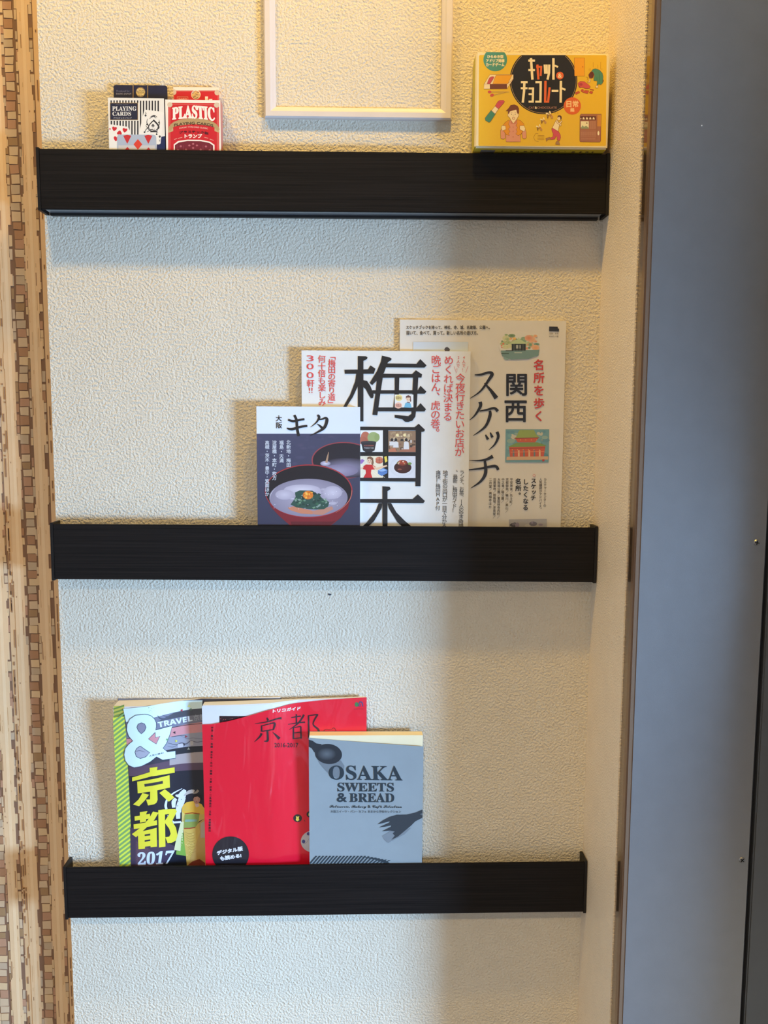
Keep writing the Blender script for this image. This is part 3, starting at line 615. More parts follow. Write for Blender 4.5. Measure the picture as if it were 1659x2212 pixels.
for k in range(60):
    a = rr.uniform(0, 6.28); q = rr.uniform(0, 0.86); A.L = 11+k % 4; x, y = 800+480*q*math.cos(a), 1372+215*q*math.sin(a)
    A.ell(x, y, rr.uniform(20, 70), rr.uniform(12, 30), rr.choice([(196, 188, 200), (208, 202, 212), (164, 154, 172), (188, 180, 192)]), (176, 166, 182), n=10)
A.L = 15; A.ell(720, 1260, 250, 70, (214, 206, 214), (182, 172, 188)); A.ell(480, 1330, 130, 70, (200, 192, 204), (176, 166, 182)); A.ell(1140, 1300, 130, 90, (206, 198, 210), (178, 168, 184))
A.L = 16; A.poly([(520, 1510), (600, 1490), (900, 1560), (860, 1600), (700, 1590), (560, 1545)], (200, 128, 96)); A.poly([(850, 1560), (1130, 1490), (1150, 1530), (1000, 1610), (880, 1600)], (190, 132, 110))
A.L = 17; A.poly([(620, 1300), (690, 1270), (860, 1275), (960, 1340), (1010, 1390), (1090, 1430), (1080, 1490), (1020, 1530), (930, 1535), (820, 1530), (640, 1505), (560, 1465), (600, 1410), (630, 1360)], (46, 78, 66))
for k in range(46):
    A.L = 18+k % 3; x = rr.uniform(600, 1050); y = rr.uniform(1310, 1515)
    if abs(x-830)/260+abs(y-1410)/150 < 1.05: A.poly([(x+rr.uniform(-34, -10), y+rr.uniform(-16, 6)), (x+rr.uniform(0, 24), y-rr.uniform(8, 22)), (x+rr.uniform(16, 40), y+rr.uniform(-4, 12)), (x+rr.uniform(-10, 10), y+rr.uniform(10, 24))], rr.choice([(34, 62, 52), (90, 128, 96), (116, 150, 116), (58, 100, 74), (28, 48, 42), (134, 152, 140)]))
A.L = 21; A.ell(800, 1336, 72, 58, (240, 150, 44), (214, 112, 30)); A.L = 22
for k in range(16): A.ell(800+rr.uniform(-60, 60), 1336+rr.uniform(-48, 46), rr.uniform(8, 20), rr.uniform(7, 16), rr.choice([(246, 170, 60), (222, 120, 30), (250, 190, 80), (206, 100, 26)]), n=8)
A.stroke([(1405, 1270), (1380, 1390), (1290, 1500), (1180, 1580)], [6, 8, 6, 2], (206, 130, 110)); A.stroke([(275, 1400), (290, 1320), (350, 1240)], [3, 7, 3], (214, 206, 216)); A.stroke([(225, 1190), (300, 1090), (420, 1010), (560, 960)], [3, 5, 5, 3], (190, 70, 66))
for k in range(24): A.ell(rr.uniform(330, 1280), rr.uniform(1270, 1560), 5, 4, (236, 232, 240), n=6)
A.cur = 'white_band'; A.L = 0; A.rectp(60, 80, 1560, 490, (226, 232, 240))
A.cur = 'title_lettering'; A.L = 23
A.stroke([(527, 298), (600, 318), (700, 298), (752, 290)], [28, 34, 28, 28], K); A.stroke([(512, 415), (580, 428), (700, 395), (792, 383)], [20, 38, 32, 28], K); A.stroke([(612, 234), (642, 300), (652, 420), (674, 522)], [34, 34, 38, 36], K)
A.stroke([(930, 234), (955, 262), (920, 330), (836, 402)], [28, 36, 20, 3], K); A.stroke([(945, 298), (1000, 288), (1045, 274), (1062, 305), (1030, 400), (950, 460), (828, 518)], [12, 22, 30, 44, 40, 28, 3], K); A.stroke([(925, 355), (970, 385), (1018, 436)], [6, 26, 42], K)
A.char('大', 400, 280, 90, K, 1.2); A.char('阪', 402, 374, 90, K, 1.2)
A.cur = 'small_lettering'; A.L = 23; G = (208, 212, 220)
A.vtext('北新地・梅田', 533, 576, 952, 64, G, 1); A.vtext('福島・天満', 435, 582, 890, 64, G, 1); A.vtext('淀屋橋・本町・枚方', 338, 582, 1130, 64, G, 1); A.vtext('高槻・茨木・豊中・箕面ほか', 238, 585, 1350, 62, G, 1)
A.done()

# ================= lowest shelf
FL3 = 0.7343
ss = lambda t: (lambda q: q*q*(3-2*q))(max(0.0, min(1.0, t)))
wa = lambda u, v: (0.0105*(1-ss((u-0.02)/0.08))+0.0100*max(0, (v-0.05)/0.2)**1.3+0.0025*math.sin(max(0, min(1, u/0.12))*math.pi)*max(0, v-0.1)/0.15)*(1-ss((u-0.045)/0.055))
r = empty('magazine', (-0.3206, -0.0004, FL3), 'thick magazine with a big white ampersand and yellow title, leftmost on the lowest shelf', 'magazine', 'magazines on the lowest shelf')
W, H = 0.2120, 0.2530
def block(name, W, top, warp, th0, yb, m, par, bottom=0.0):
    b = MB(); nu, nv = 12, 14; I = lambda l, i, j: l*(nu+1)*(nv+1)+i*(nv+1)+j
    for l in (0, 1):
        for i in range(nu+1):
            for j in range(nv+1):
                u = W*i/nu+0.0008*(1-2*i/nu); v = bottom+(top(u)-bottom)*j/nv; b.v.append((u, yb-(th0+warp(u, v) if l else 0), v))
    for i in range(nu):
        for j in range(nv):
            b.f.append((I(1, i, j), I(1, i+1, j), I(1, i+1, j+1), I(1, i, j+1))); b.f.append((I(0, i, j), I(0, i, j+1), I(0, i+1, j+1), I(0, i+1, j)))
    for i in range(nu):
        b.f.append((I(0, i, nv), I(1, i, nv), I(1, i+1, nv), I(0, i+1, nv))); b.f.append((I(0, i, 0), I(0, i+1, 0), I(1, i+1, 0), I(1, i, 0)))
    for j in range(nv):
        b.f.append((I(0, 0, j), I(1, 0, j), I(1, 0, j+1), I(0, 0, j+1))); b.f.append((I(0, nu, j), I(0, nu, j+1), I(1, nu, j+1), I(1, nu, j)))
    return b.build(name, m, par)
block('page_block', W-0.0006, lambda u: 0.2488+0.005*u/W, wa, 0.0042, -0.0005, paper, r)
MB().box(0, W, -0.0005, 0, 0, 0.2512).build('back_cover', cover_mat('blue_grey_back_cover', (120, 132, 160)), r)
A = Art(r, r.location.y-0.0047, W, H, warp=wa, off=0.0001, material=gloss); A.cur = 'striped_inner_page'; A.T = crop(240, 1490, 7.5409)
A.poly([(40, 262), (215, 258), (215, 470), (50, 480)], (196, 190, 84)); A.L = 1
for k in range(5): A.poly([(40, 300+k*62), (215, 240+k*62), (215, 268+k*62), (40, 328+k*62)], (116, 146, 74))
A.done()
topc = lambda u: 0.2373+0.0152*min(1, (max(0, u-0.004))/0.105)**1.1
sheet('front_cover', W-0.001, lambda u: (0.2290 if u < 0.0115 else min(0.2525, topc(u))), wa, -0.0047, 0.0004, cover_mat('magazine_cover', (58, 56, 66)), r, nu=84, nv=44)
A = Art(r, -0.0055, W, H, warp=wa, off=0.0005, material=gloss); A.rect = (0, 0.1118, 0, H)
A.cur = 'striped_spine_edge'; A.T = crop(240, 1490, 7.5409); A.L = 0
GRN, YEL, CY = (130, 172, 106), (224, 236, 84), (214, 238, 240)
def strip_l(y): return 82+(y-455)*0.0366
A.poly([(30, 452), (240, 430), (256, 640), (290, 1280), (350, 2920), (130, 2920)], YEL); A.L = 1
for k in range(-1, 36):
    y = 470+k*75; A.poly([(20+(y-455)*0.036, y+127), (250+(y-455)*0.04, y-55), (250+(y-455)*0.04, y-55+40), (20+(y-455)*0.036, y+127+40)], GRN)
A.cur = 'cover_photo'; A.L = 2
# photo area of the cover, right of the striped edge
A.poly([(205, 310), (1500, 150), (1560, 1000), (1560, 2950), (350, 2950), (250, 700)], (60, 58, 72))
A.L = 3; A.poly([(200, 305), (760, 235), (1490, 170), (1480, 298), (900, 395), (245, 520)], CY)
A.poly([(245, 520), (900, 395), (1480, 298), (1560, 280), (1560, 520), (1000, 610), (250, 790)], (120, 122, 140)); A.L = 4
A.poly([(1030, 370), (1500, 300), (1500, 400), (760, 520), (900, 440)], (72, 74, 84)); A.stroke([(760, 415), (800, 460), (880, 470), (960, 430)], [6, 26, 30, 4], (74, 78, 96)); A.stroke([(840, 405), (900, 430), (1010, 420)], [5, 14, 4], (80, 84, 100))
A.poly([(250, 790), (1000, 610), (1560, 515), (1560, 680), (980, 760), (258, 905)], (206, 142, 146)); A.L = 5; A.line([(255, 795), (1000, 612), (1560, 540)], 10, (66, 52, 64)); A.line([(985, 762), (1200, 735)], 9, (66, 52, 64))
A.L = 4; A.poly([(258, 905), (980, 760), (1560, 680), (1560, 910), (880, 985), (300, 1120)], (150, 152, 166)); A.L = 5
A.stroke([(920, 860), (1060, 890), (1150, 860), (1220, 880), (1300, 830), (1400, 850), (1500, 830)], [6, 12, 14, 16, 12, 10, 8], (88, 86, 102)); A.stroke([(920, 910), (1000, 930), (1080, 900)], [4, 9, 5], (96, 94, 108)); A.stroke([(1130, 745), (1240, 790), (1340, 780), (1500, 800)], [4, 7, 6, 6], (110, 108, 122))
A.poly([(1090, 880), (1180, 870), (1170, 930), (1090, 940)], (190, 188, 194)); A.poly([(1290, 830), (1340, 835), (1340, 900), (1290, 905)], (176, 174, 180))
A.L = 4; A.poly([(880, 985), (1560, 905), (1560, 1020), (880, 1080)], (40, 44, 54)); A.poly([(955, 1075), (1560, 1000), (1560, 1180), (955, 1228)], (170, 158, 158)); A.poly([(290, 1250), (955, 1150), (955, 1228), (1560, 1180), (1560, 1320), (300, 1460)], (92, 72, 88))
A.poly([(300, 1400), (1560, 1300), (1560, 2950), (340, 2950)], (34, 38, 50)); A.L = 5
A.T = crop(260, 1640, 8.295); A.poly([(180, 1230), (320, 1200), (340, 1300), (1000, 1560), (1000, 1620), (760, 1900), (190, 1930)], (70, 58, 78)); A.poly([(280, 1450), (520, 1600), (700, 1930), (280, 1930)], (98, 74, 88))
# figure in a yellow kimono
A.L = 6
A.poly([(1110, 830), (1190, 765), (1310, 745), (1380, 790), (1450, 800), (1530, 900), (1530, 1960), (1200, 1960), (1175, 1700), (1150, 1500), (1135, 1250), (1150, 1000), (1105, 930)], (206, 176, 92))
A.poly([(1110, 830), (1190, 765), (1310, 745), (1460, 800), (1530, 930), (1530, 985), (1150, 975), (1105, 930)], (222, 178, 66))
A.poly([(1105, 930), (1150, 975), (1135, 1120), (1105, 1110)], (214, 196, 120)); A.poly([(1085, 1120), (1140, 1110), (1120, 1500), (1080, 1640), (965, 1620), (1000, 1450)], (214, 218, 170)); A.poly([(1120, 1260), (1150, 1500), (1180, 1730), (1000, 1700), (1010, 1630), (1080, 1640), (1090, 1420)], (126, 172, 76))
A.L = 7; A.poly([(1160, 985), (1420, 975), (1400, 1140), (1340, 1220), (1140, 1230), (1150, 1100)], (138, 158, 82)); A.poly([(1160, 1075), (1380, 1070), (1370, 1110), (1155, 1120)], (130, 164, 150)); A.line([(1160, 972), (1290, 955), (1425, 975)], 16, (150, 60, 34)); A.line([(1145, 1235), (1250, 1232), (1345, 1215)], 18, (160, 60, 40))
A.L = 8; A.poly([(1400, 1140), (1500, 1060), (1540, 1060), (1540, 1960), (1440, 1960), (1180, 1960), (1340, 1560), (1430, 1300)], (196, 160, 92)); A.poly([(1440, 1140), (1530, 1090), (1530, 1400), (1440, 1400)], (186, 170, 150)); A.poly([(1200, 1900), (1300, 1820), (1420, 1780), (1520, 1850), (1520, 1960), (1230, 1960)], (130, 60, 48))
for k in range(12): A.stroke([(1160+k*9, 1290+k*45), (1230+k*9, 1330+k*48), (1330+k*5, 1300+k*48)], [3, 7, 3], (170, 140, 70))
for k in range(10): A.ell(rr.uniform(1180, 1320), rr.uniform(1300, 1800), 16, 11, (226, 200, 120), n=8)
A.L = 7; A.poly([(1340, 790), (1400, 790), (1420, 830), (1370, 860), (1345, 830)], (210, 180, 170)); A.L = 9; A.ell(1372, 710, 62, 82, (196, 152, 134), (170, 120, 104)); A.L = 10; A.poly([(1300, 720), (1310, 650), (1370, 610), (1440, 630), (1470, 700), (1440, 760), (1430, 690), (1390, 660), (1330, 670)], (26, 22, 26)); A.ell(1355, 705, 8, 4, (50, 30, 30)); A.ell(1395, 707, 8, 4, (50, 30, 30)); A.ell(1368, 755, 11, 6, (150, 50, 50)); A.stroke([(1370, 715), (1366, 732)], [3, 6], (160, 110, 96))
A.L = 6; A.poly([(1400, 1140), (1410, 1110), (1500, 1060), (1530, 1075)], (30, 24, 28))
# white brush drawing
A.L = 6; Wt = (216, 222, 238)
A.stroke([(830, 890), (815, 820), (850, 700), (960, 600), (1110, 520)], [42, 46, 30, 26, 10], Wt); A.stroke([(990, 640), (1060, 650), (1100, 600), (1160, 545)], [20, 70, 60, 50], Wt); A.stroke([(1150, 545), (1140, 620), (1100, 720), (1040, 900), (1040, 1060)], [60, 80, 120, 90, 70], Wt); A.stroke([(1000, 700), (960, 760), (960, 860)], [50, 80, 60], Wt)
A.stroke([(1140, 650), (1220, 590), (1290, 570), (1330, 550)], [14, 60, 70, 20], (186, 180, 176)); A.stroke([(1300, 610), (1360, 590), (1400, 550)], [14, 40, 44], (150, 140, 130)); A.stroke([(1170, 690), (1140, 780), (1090, 860), (1080, 950)], [8, 14, 30, 20], Wt); A.line([(945, 1130), (1090, 1118)], 34, Wt); A.stroke([(850, 1000), (900, 1080), (960, 1110)], [16, 20, 14], Wt)
A.L = 7
for (x, y) in ((1040, 750), (1030, 830), (1095, 715)): A.ell(x, y, 7, 8, (60, 66, 84), n=8)
A.cur = 'title_lettering'; A.L = 9; Y = (226, 214, 62)
for p in ([(215, 320), (530, 225), (527, 148), (670, 130), (660, 190), (975, 138), (978, 235), (560, 300), (215, 390)], [(305, 395), (885, 278), (893, 500), (315, 605)], [(538, 555), (665, 535), (672, 720), (650, 775), (610, 800), (500, 822), (465, 715), (535, 712)],
          [(400, 598), (518, 630), (440, 735), (340, 835), (232, 805), (330, 715)], [(703, 598), (800, 530), (890, 600), (972, 680), (870, 755), (800, 690)],
          [(352, 940), (490, 922), (466, 975), (465, 1110), (355, 1130)], [(258, 1018), (535, 968), (535, 1055), (262, 1095)], [(240, 1160), (660, 1085), (662, 1170), (245, 1245)], [(588, 930), (690, 950), (610, 1085), (480, 1210), (285, 1392), (210, 1335), (400, 1190), (520, 1050)],
          [(318, 1300), (655, 1220), (660, 1560), (545, 1570), (545, 1548), (445, 1560), (445, 1595), (328, 1605)], [(682, 905), (800, 890), (812, 1560), (695, 1572)],
          [(790, 893), (985, 886), (1018, 925), (930, 1105), (1000, 1220), (1028, 1360), (1000, 1450), (920, 1492), (850, 1497), (810, 1392), (880, 1378), (905, 1330), (880, 1240), (800, 1130), (800, 1100), (880, 975), (795, 985)]): A.poly(p, Y)
A.L = 10
for p in ([(432, 437), (763, 380), (768, 428), (440, 487)], [(440, 1340), (540, 1325), (540, 1358), (440, 1370)], [(440, 1442), (540, 1428), (540, 1458), (440, 1472)]): A.poly(p, (50, 50, 58))
A.cur = 'year_lettering'; A.L = 9; A.fit(serif('2017'), [(312, 1668), (972, 1628), (918, 1862), (322, 1893)], (206, 218, 236), 5)
A.cur = 'ampersand'; A.T = crop(240, 1490, 7.5409)
out = [(540, 393), (600, 398), (660, 420), (712, 470), (740, 530), (742, 590), (728, 650), (1000, 578), (965, 720), (905, 870), (850, 945), (920, 1005), (1052, 990), (1055, 1108), (845, 1138), (745, 1085), (640, 1170), (500, 1240), (380, 1262), (290, 1225), (235, 1150), (215, 1050), (235, 950), (290, 880), (360, 828), (290, 750), (258, 650), (265, 560), (310, 470), (400, 410)]
c1_ = [(500, 533), (550, 550), (575, 605), (550, 665), (497, 712), (450, 665), (423, 605), (445, 552)]; c2_ = [(478, 910), (635, 1018), (570, 1085), (480, 1115), (415, 1080), (393, 1010), (420, 950)]; c3_ = [(722, 688), (612, 795), (740, 878), (800, 748), (728, 772)]
A.L = 9; A.poly(out, CY); A.L = 10; A.poly(c1_, (138, 138, 158)); A.poly(c2_, (168, 170, 186)); A.poly(c3_, (206, 142, 146)); A.L = 11
for q in (out, c1_, c2_, c3_): A.line(q+[q[0]], 9, (66, 78, 98))
A.stroke([(410, 1000), (470, 985), (560, 1010)], [4, 9, 4], (96, 96, 116)); A.fit('人生に廻る!', [(625, 1062), (860, 1008), (862, 1030), (628, 1085)], (80, 90, 110), 1)
A.cur = 'white_lettering'; A.L = 9; A.fit(sans('TRAVEL'), [(762, 522), (1318, 418), (1328, 500), (778, 605)], (216, 228, 240), 3); A.char('京', 1390, 450, 104, (160, 168, 180), 1, 1, -0.15); A.char('都', 1495, 436, 104, (160, 168, 180), 1, 1, -0.15)
A.cur = 'cover_photo'; A.L = 11
for x, y, a, c in ((1155, 330, 180, (176, 48, 66)), (1038, 692, 180, (52, 50, 60)), (1225, 755, 0, (150, 56, 72)), (1065, 828, 0, (220, 220, 80)), (1196, 882, 90, (60, 58, 66)), (1266, 955, 270, (150, 152, 144)), (915, 805, 150, (110, 158, 110)), (1272, 262, 30, (222, 236, 150)), (1300, 315, 60, (90, 120, 110))):
    R_ = 26; A.poly([(x+R_*math.cos(math.radians(a+k*120)), y+R_*math.sin(math.radians(a+k*120))) for k in range(3)], c)
A.done()

# --- red magazine
wr = lambda u, v: (1-ss((u-0.085)/0.045))*wr0(u, v)
wr0 = lambda u, v: 0.0042+0.0040*max(0, (v-0.04)/0.22)**1.5*(1-0.3*u/0.21)+0.0045*math.sin(math.pi*min(1, max(0, u/0.16+0.18)))*max(0, (v-0.08)/0.17)**1.2
r = empty('magazine', (-0.2085, -0.0062, FL3+0.0005), 'red glossy magazine with a black round sticker, middle of the lowest shelf', 'magazine', 'magazines on the lowest shelf')
W, H = 0.2108, 0.2560
wr2 = lambda u, v: max(0.0, wr(u, v)-0.0012*max(0, (v-0.1)/0.15))
block('page_block', W, lambda u: 0.2480+0.0070*u/W, wr2, 0.0044, -0.0005, paper, r)
MB().box(0, W, -0.0005, 0, 0, 0.2470).build('back_cover', cover_mat('red_back_cover', (150, 20, 40)), r)
def topr(u):
    pts = [(0, 0.2288), (0.012, 0.2292), (0.035, 0.2335), (0.06, 0.240), (0.085, 0.2470), (0.11, 0.2515), (0.16, 0.2560), (0.2112, 0.2585)]
    for a, b in zip(pts, pts[1:]):
        if u <= b[0]: return a[1]+(b[1]-a[1])*(u-a[0])/(b[0]-a[0])-0.0058+0.0028*u/0.2108
    return pts[-1][1]-0.003
# first inner page, seen where the red cover has slipped down
sheet('title_page', 0.14, lambda u: 0.2470+0.0045*u/0.14, wr2, -0.0050, 0.0003, mat('white_page', (226, 228, 234), 0.5), r, bottom=0.0)
A = Art(r, r.location.y-0.0053, W, H, warp=wr2, off=0.0001, material=gloss); A.T = crop(430, 1490, 4.3658); A.cur = 'inner_photo'
A.rectp(192, 246, 620, 420, (40, 26, 32)); A.L = 1
for k in range(40): A.ell(rr.uniform(200, 520), rr.uniform(252, 330), 6, 4, rr.choice([(120, 40, 50), (70, 46, 52), (150, 70, 70)]), n=6)
A.done()
cov = sheet('front_cover', W, topr, wr, -0.0056, 0.0004, wrinkle, r, nu=70, nv=44)
at = cov.data.color_attributes.new('ink', 'FLOAT_COLOR', 'POINT'); at.data.foreach_set('color', list(rgb((226, 18, 48)))*len(cov.data.vertices))
A = Art(r, r.location.y-0.0060, W, H, warp=wr, off=0.00015, material=wrinkle); A.T = crop(430, 1490, 4.3658)
A.cur = 'title_lettering'; A.L = 1; K3 = (48, 22, 34)
A.fit(sans('トリコガイド'), [(698, 186), (958, 158), (955, 188), (696, 216)], (240, 236, 236), 1.6)
A.stroke([(640, 262), (652, 290)], [12, 24], K3); A.stroke([(525, 320), (640, 302), (740, 272), (778, 268)], [4, 12, 14, 22], K3); A.stroke([(590, 335), (590, 395)], [14, 16], K3); A.stroke([(590, 340), (650, 325), (708, 312), (714, 330), (700, 378)], [8, 10, 12, 22, 14], K3); A.stroke([(592, 392), (700, 374)], [10, 10], K3)
A.stroke([(645, 385), (648, 440), (645, 480), (612, 485)], [18, 20, 22, 4], K3); A.stroke([(590, 410), (575, 440), (522, 492)], [22, 18, 3], K3); A.stroke([(695, 400), (730, 432), (758, 462)], [4, 20, 30], K3)
A.stroke([(918, 230), (918, 318)], [14, 14], K3); A.stroke([(870, 262), (960, 248)], [8, 14], K3); A.stroke([(840, 326), (1000, 305)], [6, 14], K3); A.stroke([(990, 235), (940, 310), (850, 378)], [18, 16, 3], K3)
A.stroke([(890, 355), (890, 466)], [14, 16], K3); A.stroke([(890, 358), (960, 345)], [8, 10], K3); A.stroke([(960, 345), (962, 460)], [14, 16], K3); A.stroke([(890, 408), (960, 398)], [8, 8], K3); A.stroke([(890, 460), (962, 452)], [8, 8], K3)
A.stroke([(1032, 240), (1036, 460)], [14, 18], K3); A.stroke([(1032, 244), (1118, 232)], [8, 12], K3); A.stroke([(1120, 230), (1075, 320), (1120, 370), (1128, 405), (1075, 425)], [18, 12, 20, 20, 5], K3)
A.cur = 'small_lettering'; A.fbox('2016-2017', 712, 502, 935, 542, K3, 0.8); A.fbox('eitaro books', 1460, 176, 1548, 184, (120, 40, 60))
A.vtext('宇治・嵐山・祇園・清水寺・北山・岡崎・大原・伏見・二条城周辺・五条・京都駅周辺', 124, 345, 1340, 22, K3, 0.6, x2=100)
A.cur = 'publisher_mark'; A.ell(1486, 138, 18, 22, (58, 120, 66)); A.stroke([(1508, 158), (1512, 120), (1532, 116), (1542, 134), (1544, 158)], [10, 10, 12, 12, 8], (86, 60, 110)); A.stroke([(1522, 158), (1526, 132)], [6, 6], (86, 60, 110))
A.cur = 'portrait_outline'; A.stroke([(1176, 412), (1178, 385), (1200, 372), (1225, 378), (1245, 372), (1256, 380)], [3, 4, 4, 4, 3, 3], K3); A.stroke([(1256, 366), (1275, 360), (1290, 385), (1284, 410)], [4, 5, 4, 3], K3); A.stroke([(1195, 412), (1240, 402), (1275, 412)], 3, K3)
A.T = crop(430, 1660, 6.636)
A.cur = 'clasp_picture'; A.ell(1413, 712, 62, 56, (40, 34, 36)); A.ell(1600, 655, 60, 48, (40, 34, 36)); A.L = 2; A.poly([(1388, 682), (1412, 690), (1438, 682), (1430, 710), (1438, 738), (1410, 755), (1386, 738), (1394, 710)], (232, 206, 84)); A.ell(1410, 712, 5, 5, (120, 80, 40), n=8); A.poly([(1570, 640), (1600, 634), (1600, 680), (1566, 672)], (232, 206, 84))
A.cur = 'dotted_plate_picture'; A.L = 1; A.ell(1640, 1045, 182, 158, (214, 212, 220), (196, 194, 206), n=40); A.L = 2; A.ell(1498, 1045, 24, 28, (66, 78, 150), n=14); A.ell(1570, 935, 26, 24, (76, 66, 130), n=14); A.stroke([(1500, 1080), (1540, 1060), (1580, 1000)], [3, 4, 3], (120, 120, 150)); A.stroke([(1510, 740), (1520, 760)], [14, 5], (110, 50, 40))
A.cur = 'round_sticker'; A.L = 3; A.ell(453, 1230, 263, 258, (36, 34, 42), n=56)
A.L = 4; A.fit(sans('デジタル版'), [(258, 1180), (620, 1115), (628, 1172), (262, 1240)], (226, 226, 232), 4); A.fit('も読める!', [(302, 1258), (600, 1220), (606, 1270), (310, 1322)], (226, 226, 232), 4)
A.done()

# --- grey sweets book
wo = lambda u, v: 0.0045*max(0, (v-0.03)/0.17)**1.3
wo2 = lambda u, v: wo(u, v)+0.0030*max(0, (v-0.12)/0.08)**1.5*(u/0.148)
r = empty('book', (-0.0718, -0.0129, FL3+0.0010), 'small grey paperback with a dark spoon and fork, rightmost on the lowest shelf', 'book', 'books on the lowest shelf')
W, H = 0.1472, 0.2100
block('page_block', W, lambda u: 0.2095, wo, 0.0087, -0.0003, cream_paper, r)
gm = mat('grey_kraft_cover', (146, 156, 160), 0.55, bump=[((900, 900, 900), 2, 0.1, 0.0003)])
MB().box(0, W, -0.0003, 0, 0, 0.2098).build('back_cover', gm, r)
topo = lambda u: 0.2068-0.0113*(u/W)**0.9
sheet('front_cover', W, topo, wo2, -0.0090, 0.0004, gm, r, nu=50, nv=40)
MB().box(0, 0.0006, -0.0091, -0.0003, 0, 0.205).build('spine', gm, r)
A = Art(r, r.location.y-0.0094, W, H, warp=wo2, off=0.0002, material=matte); A.T = crop(540, 1480, 4.2538)
A.cur = 'spoon_picture'; A.L = 1
A.poly([(605, 650), (640, 720), (700, 790), (760, 840), (820, 860), (860, 800), (868, 740), (835, 690), (760, 720), (680, 700)], (112, 120, 126)); A.L = 2
A.poly([(540, 500), (575, 510), (610, 535), (660, 542), (640, 570), (620, 640), (588, 610), (568, 578), (540, 566)], (40, 44, 50)); A.ell(722, 632, 124, 92, (38, 42, 48), n=44, rot=0.12); A.L = 3; A.ell(705, 632, 84, 56, (94, 100, 106), (44, 48, 54), n=30)
A.cur = 'fork_picture'; A.L = 1; A.poly([(1215, 1385), (1290, 1340), (1400, 1330), (1480, 1310), (1420, 1370), (1340, 1410), (1270, 1450), (1235, 1420)], (120, 128, 134)); A.L = 2
A.poly([(1590, 1140), (1520, 1170), (1440, 1188), (1350, 1190), (1280, 1210), (1215, 1245), (1172, 1278), (1240, 1262), (1285, 1250), (1280, 1262), (1186, 1306), (1240, 1300), (1300, 1288), (1296, 1300), (1212, 1342), (1290, 1336), (1310, 1340), (1330, 1345), (1310, 1360), (1330, 1382), (1300, 1420), (1360, 1390), (1420, 1340), (1480, 1290), (1520, 1250), (1590, 1215)], (50, 56, 62))
A.L = 3; A.poly([(1590, 1170), (1560, 1185), (1590, 1200)], (96, 104, 110))
A.cur = 'striped_corner'; A.L = 1
for k in range(26):
    x = 540+k*32; x2 = x+62; t = 1568 if x < 1000 else (1568+(x-1000)*0.19)
    if x2 < 1290: A.poly([(x, 1640), (x+18, 1640), (x2+18, t), (x2, t)], (44, 56, 64))
A.poly([(1000, 1572), (1160, 1588), (1245, 1608), (1292, 1640), (1260, 1640), (1150, 1604)], (44, 56, 64))
A.cur = 'title_lettering'; A.L = 4; G1 = (38, 50, 58)
A.fit(serif('OSAKA'), [(725, 738), (1392, 742), (1402, 877), (725, 866)], G1, 1.2); A.fit(serif('SWEETS'), [(806, 896), (1322, 898), (1323, 977), (806, 975)], G1, 1.2); A.fit(serif('BREAD'), [(915, 992), (1325, 994), (1326, 1074), (915, 1071)], G1, 1.2); A.fit('&', [(800, 992), (888, 992), (888, 1071), (800, 1071)], G1, 2.5)
A.cur = 'small_lettering'; A.fit(script('Patisserie, Bakery & Café Selection'), [(732, 1100), (1395, 1103), (1395, 1136), (732, 1134)], G1, 0.4); A.fit('大阪スイーツ・パン・カフェ あまから手帖セレクション', [(742, 1148), (1388, 1150), (1388, 1173), (742, 1172)], (84, 94, 100), 0.4)
A.done()

# ================= top shelf: game box
r = empty('game_box', (0.1276, -0.0003, 1.6670), 'yellow card game box with cartoon drawings, resting on the right end of the top shelf', 'box')
W, H, DP = 0.1580, 0.1076, 0.0397
yel = mat('yellow_box_side', (216, 196, 60), 0.5); crm = mat('cream_box_lid', (242, 228, 192), 0.45)
MB().box(0.0012, W-0.0012, -DP+0.002, 0, 0.0006, H-0.001, 0.0008).build('box_base', yel, r)
MB().box(0, W, -DP, -DP+0.0045, 0, H, 0.0018).build('box_lid', crm, r)
lid = MB().box(0.0004, W-0.0004, -DP+0.0046, -DP+0.028, 0.0003, H-0.0005, 0.0008).build('lid_side', yel, r)
b = MB()
for (x0, x1, c) in ((0.009, 0.026, 0),): b.box(x0, x1, -0.030, -0.010, -0.00005, 0.0004)
b.build('grey_side_label', mat('grey_label', (110, 112, 116), 0.6), r)
b = MB()
for k in range(14):
    x = 0.034+k*0.0085+rr.uniform(-0.002, 0.002); b.box(x, x+rr.uniform(0.0008, 0.004), -0.029, -0.026+rr.uniform(-0.002, 0.004), -0.00004, 0.0004)
b.build('side_drawing', mat('olive_ink', (110, 96, 40), 0.6), r)
A = Art(r, -0.0003-DP, W, H, off=0.00005, material=ink('soft_gloss_print', 0.4, 0.35)); A.T = crop(1000, 80, 4.6083); A.rect = (0.0012, W-0.0012, 0.0012, H-0.0006)
A.cur = 'yellow_panel'; YB = (234, 190, 50)
A.poly([(170, 178), (1420, 180), (1430, 190), (1424, 1076), (1414, 1086), (162, 1084), (154, 1074), (160, 188)], YB)
A.cur = 'title_disc'; A.L = 1; A.ell(802, 432, 337, 337, (30, 26, 26), n=72, ymin=180); A.L = 2; A.stroke([(802+325*math.cos(math.radians(a)), 432+325*math.sin(math.radians(a))) for a in range(-48, 229, 6)], 3.5, (196, 158, 104), False)
A.cur = 'teal_badge'; A.L = 3; A.ell(322, 226, 118, 115, (80, 150, 136), n=48, ymin=143)
A.L = 4; CR = (246, 230, 190)
A.fbox('ひらめき型', 243, 180, 402, 210, CR, 1.6); A.fbox('アドリブ発想', 232, 220, 412, 252, CR, 1.6); A.fbox('カードゲーム', 230, 258, 412, 292, CR, 1.6)
A.cur = 'title_lettering'; A.L = 4; OR = (228, 104, 48)
A.T = crop(1030, 100, 9.7588)
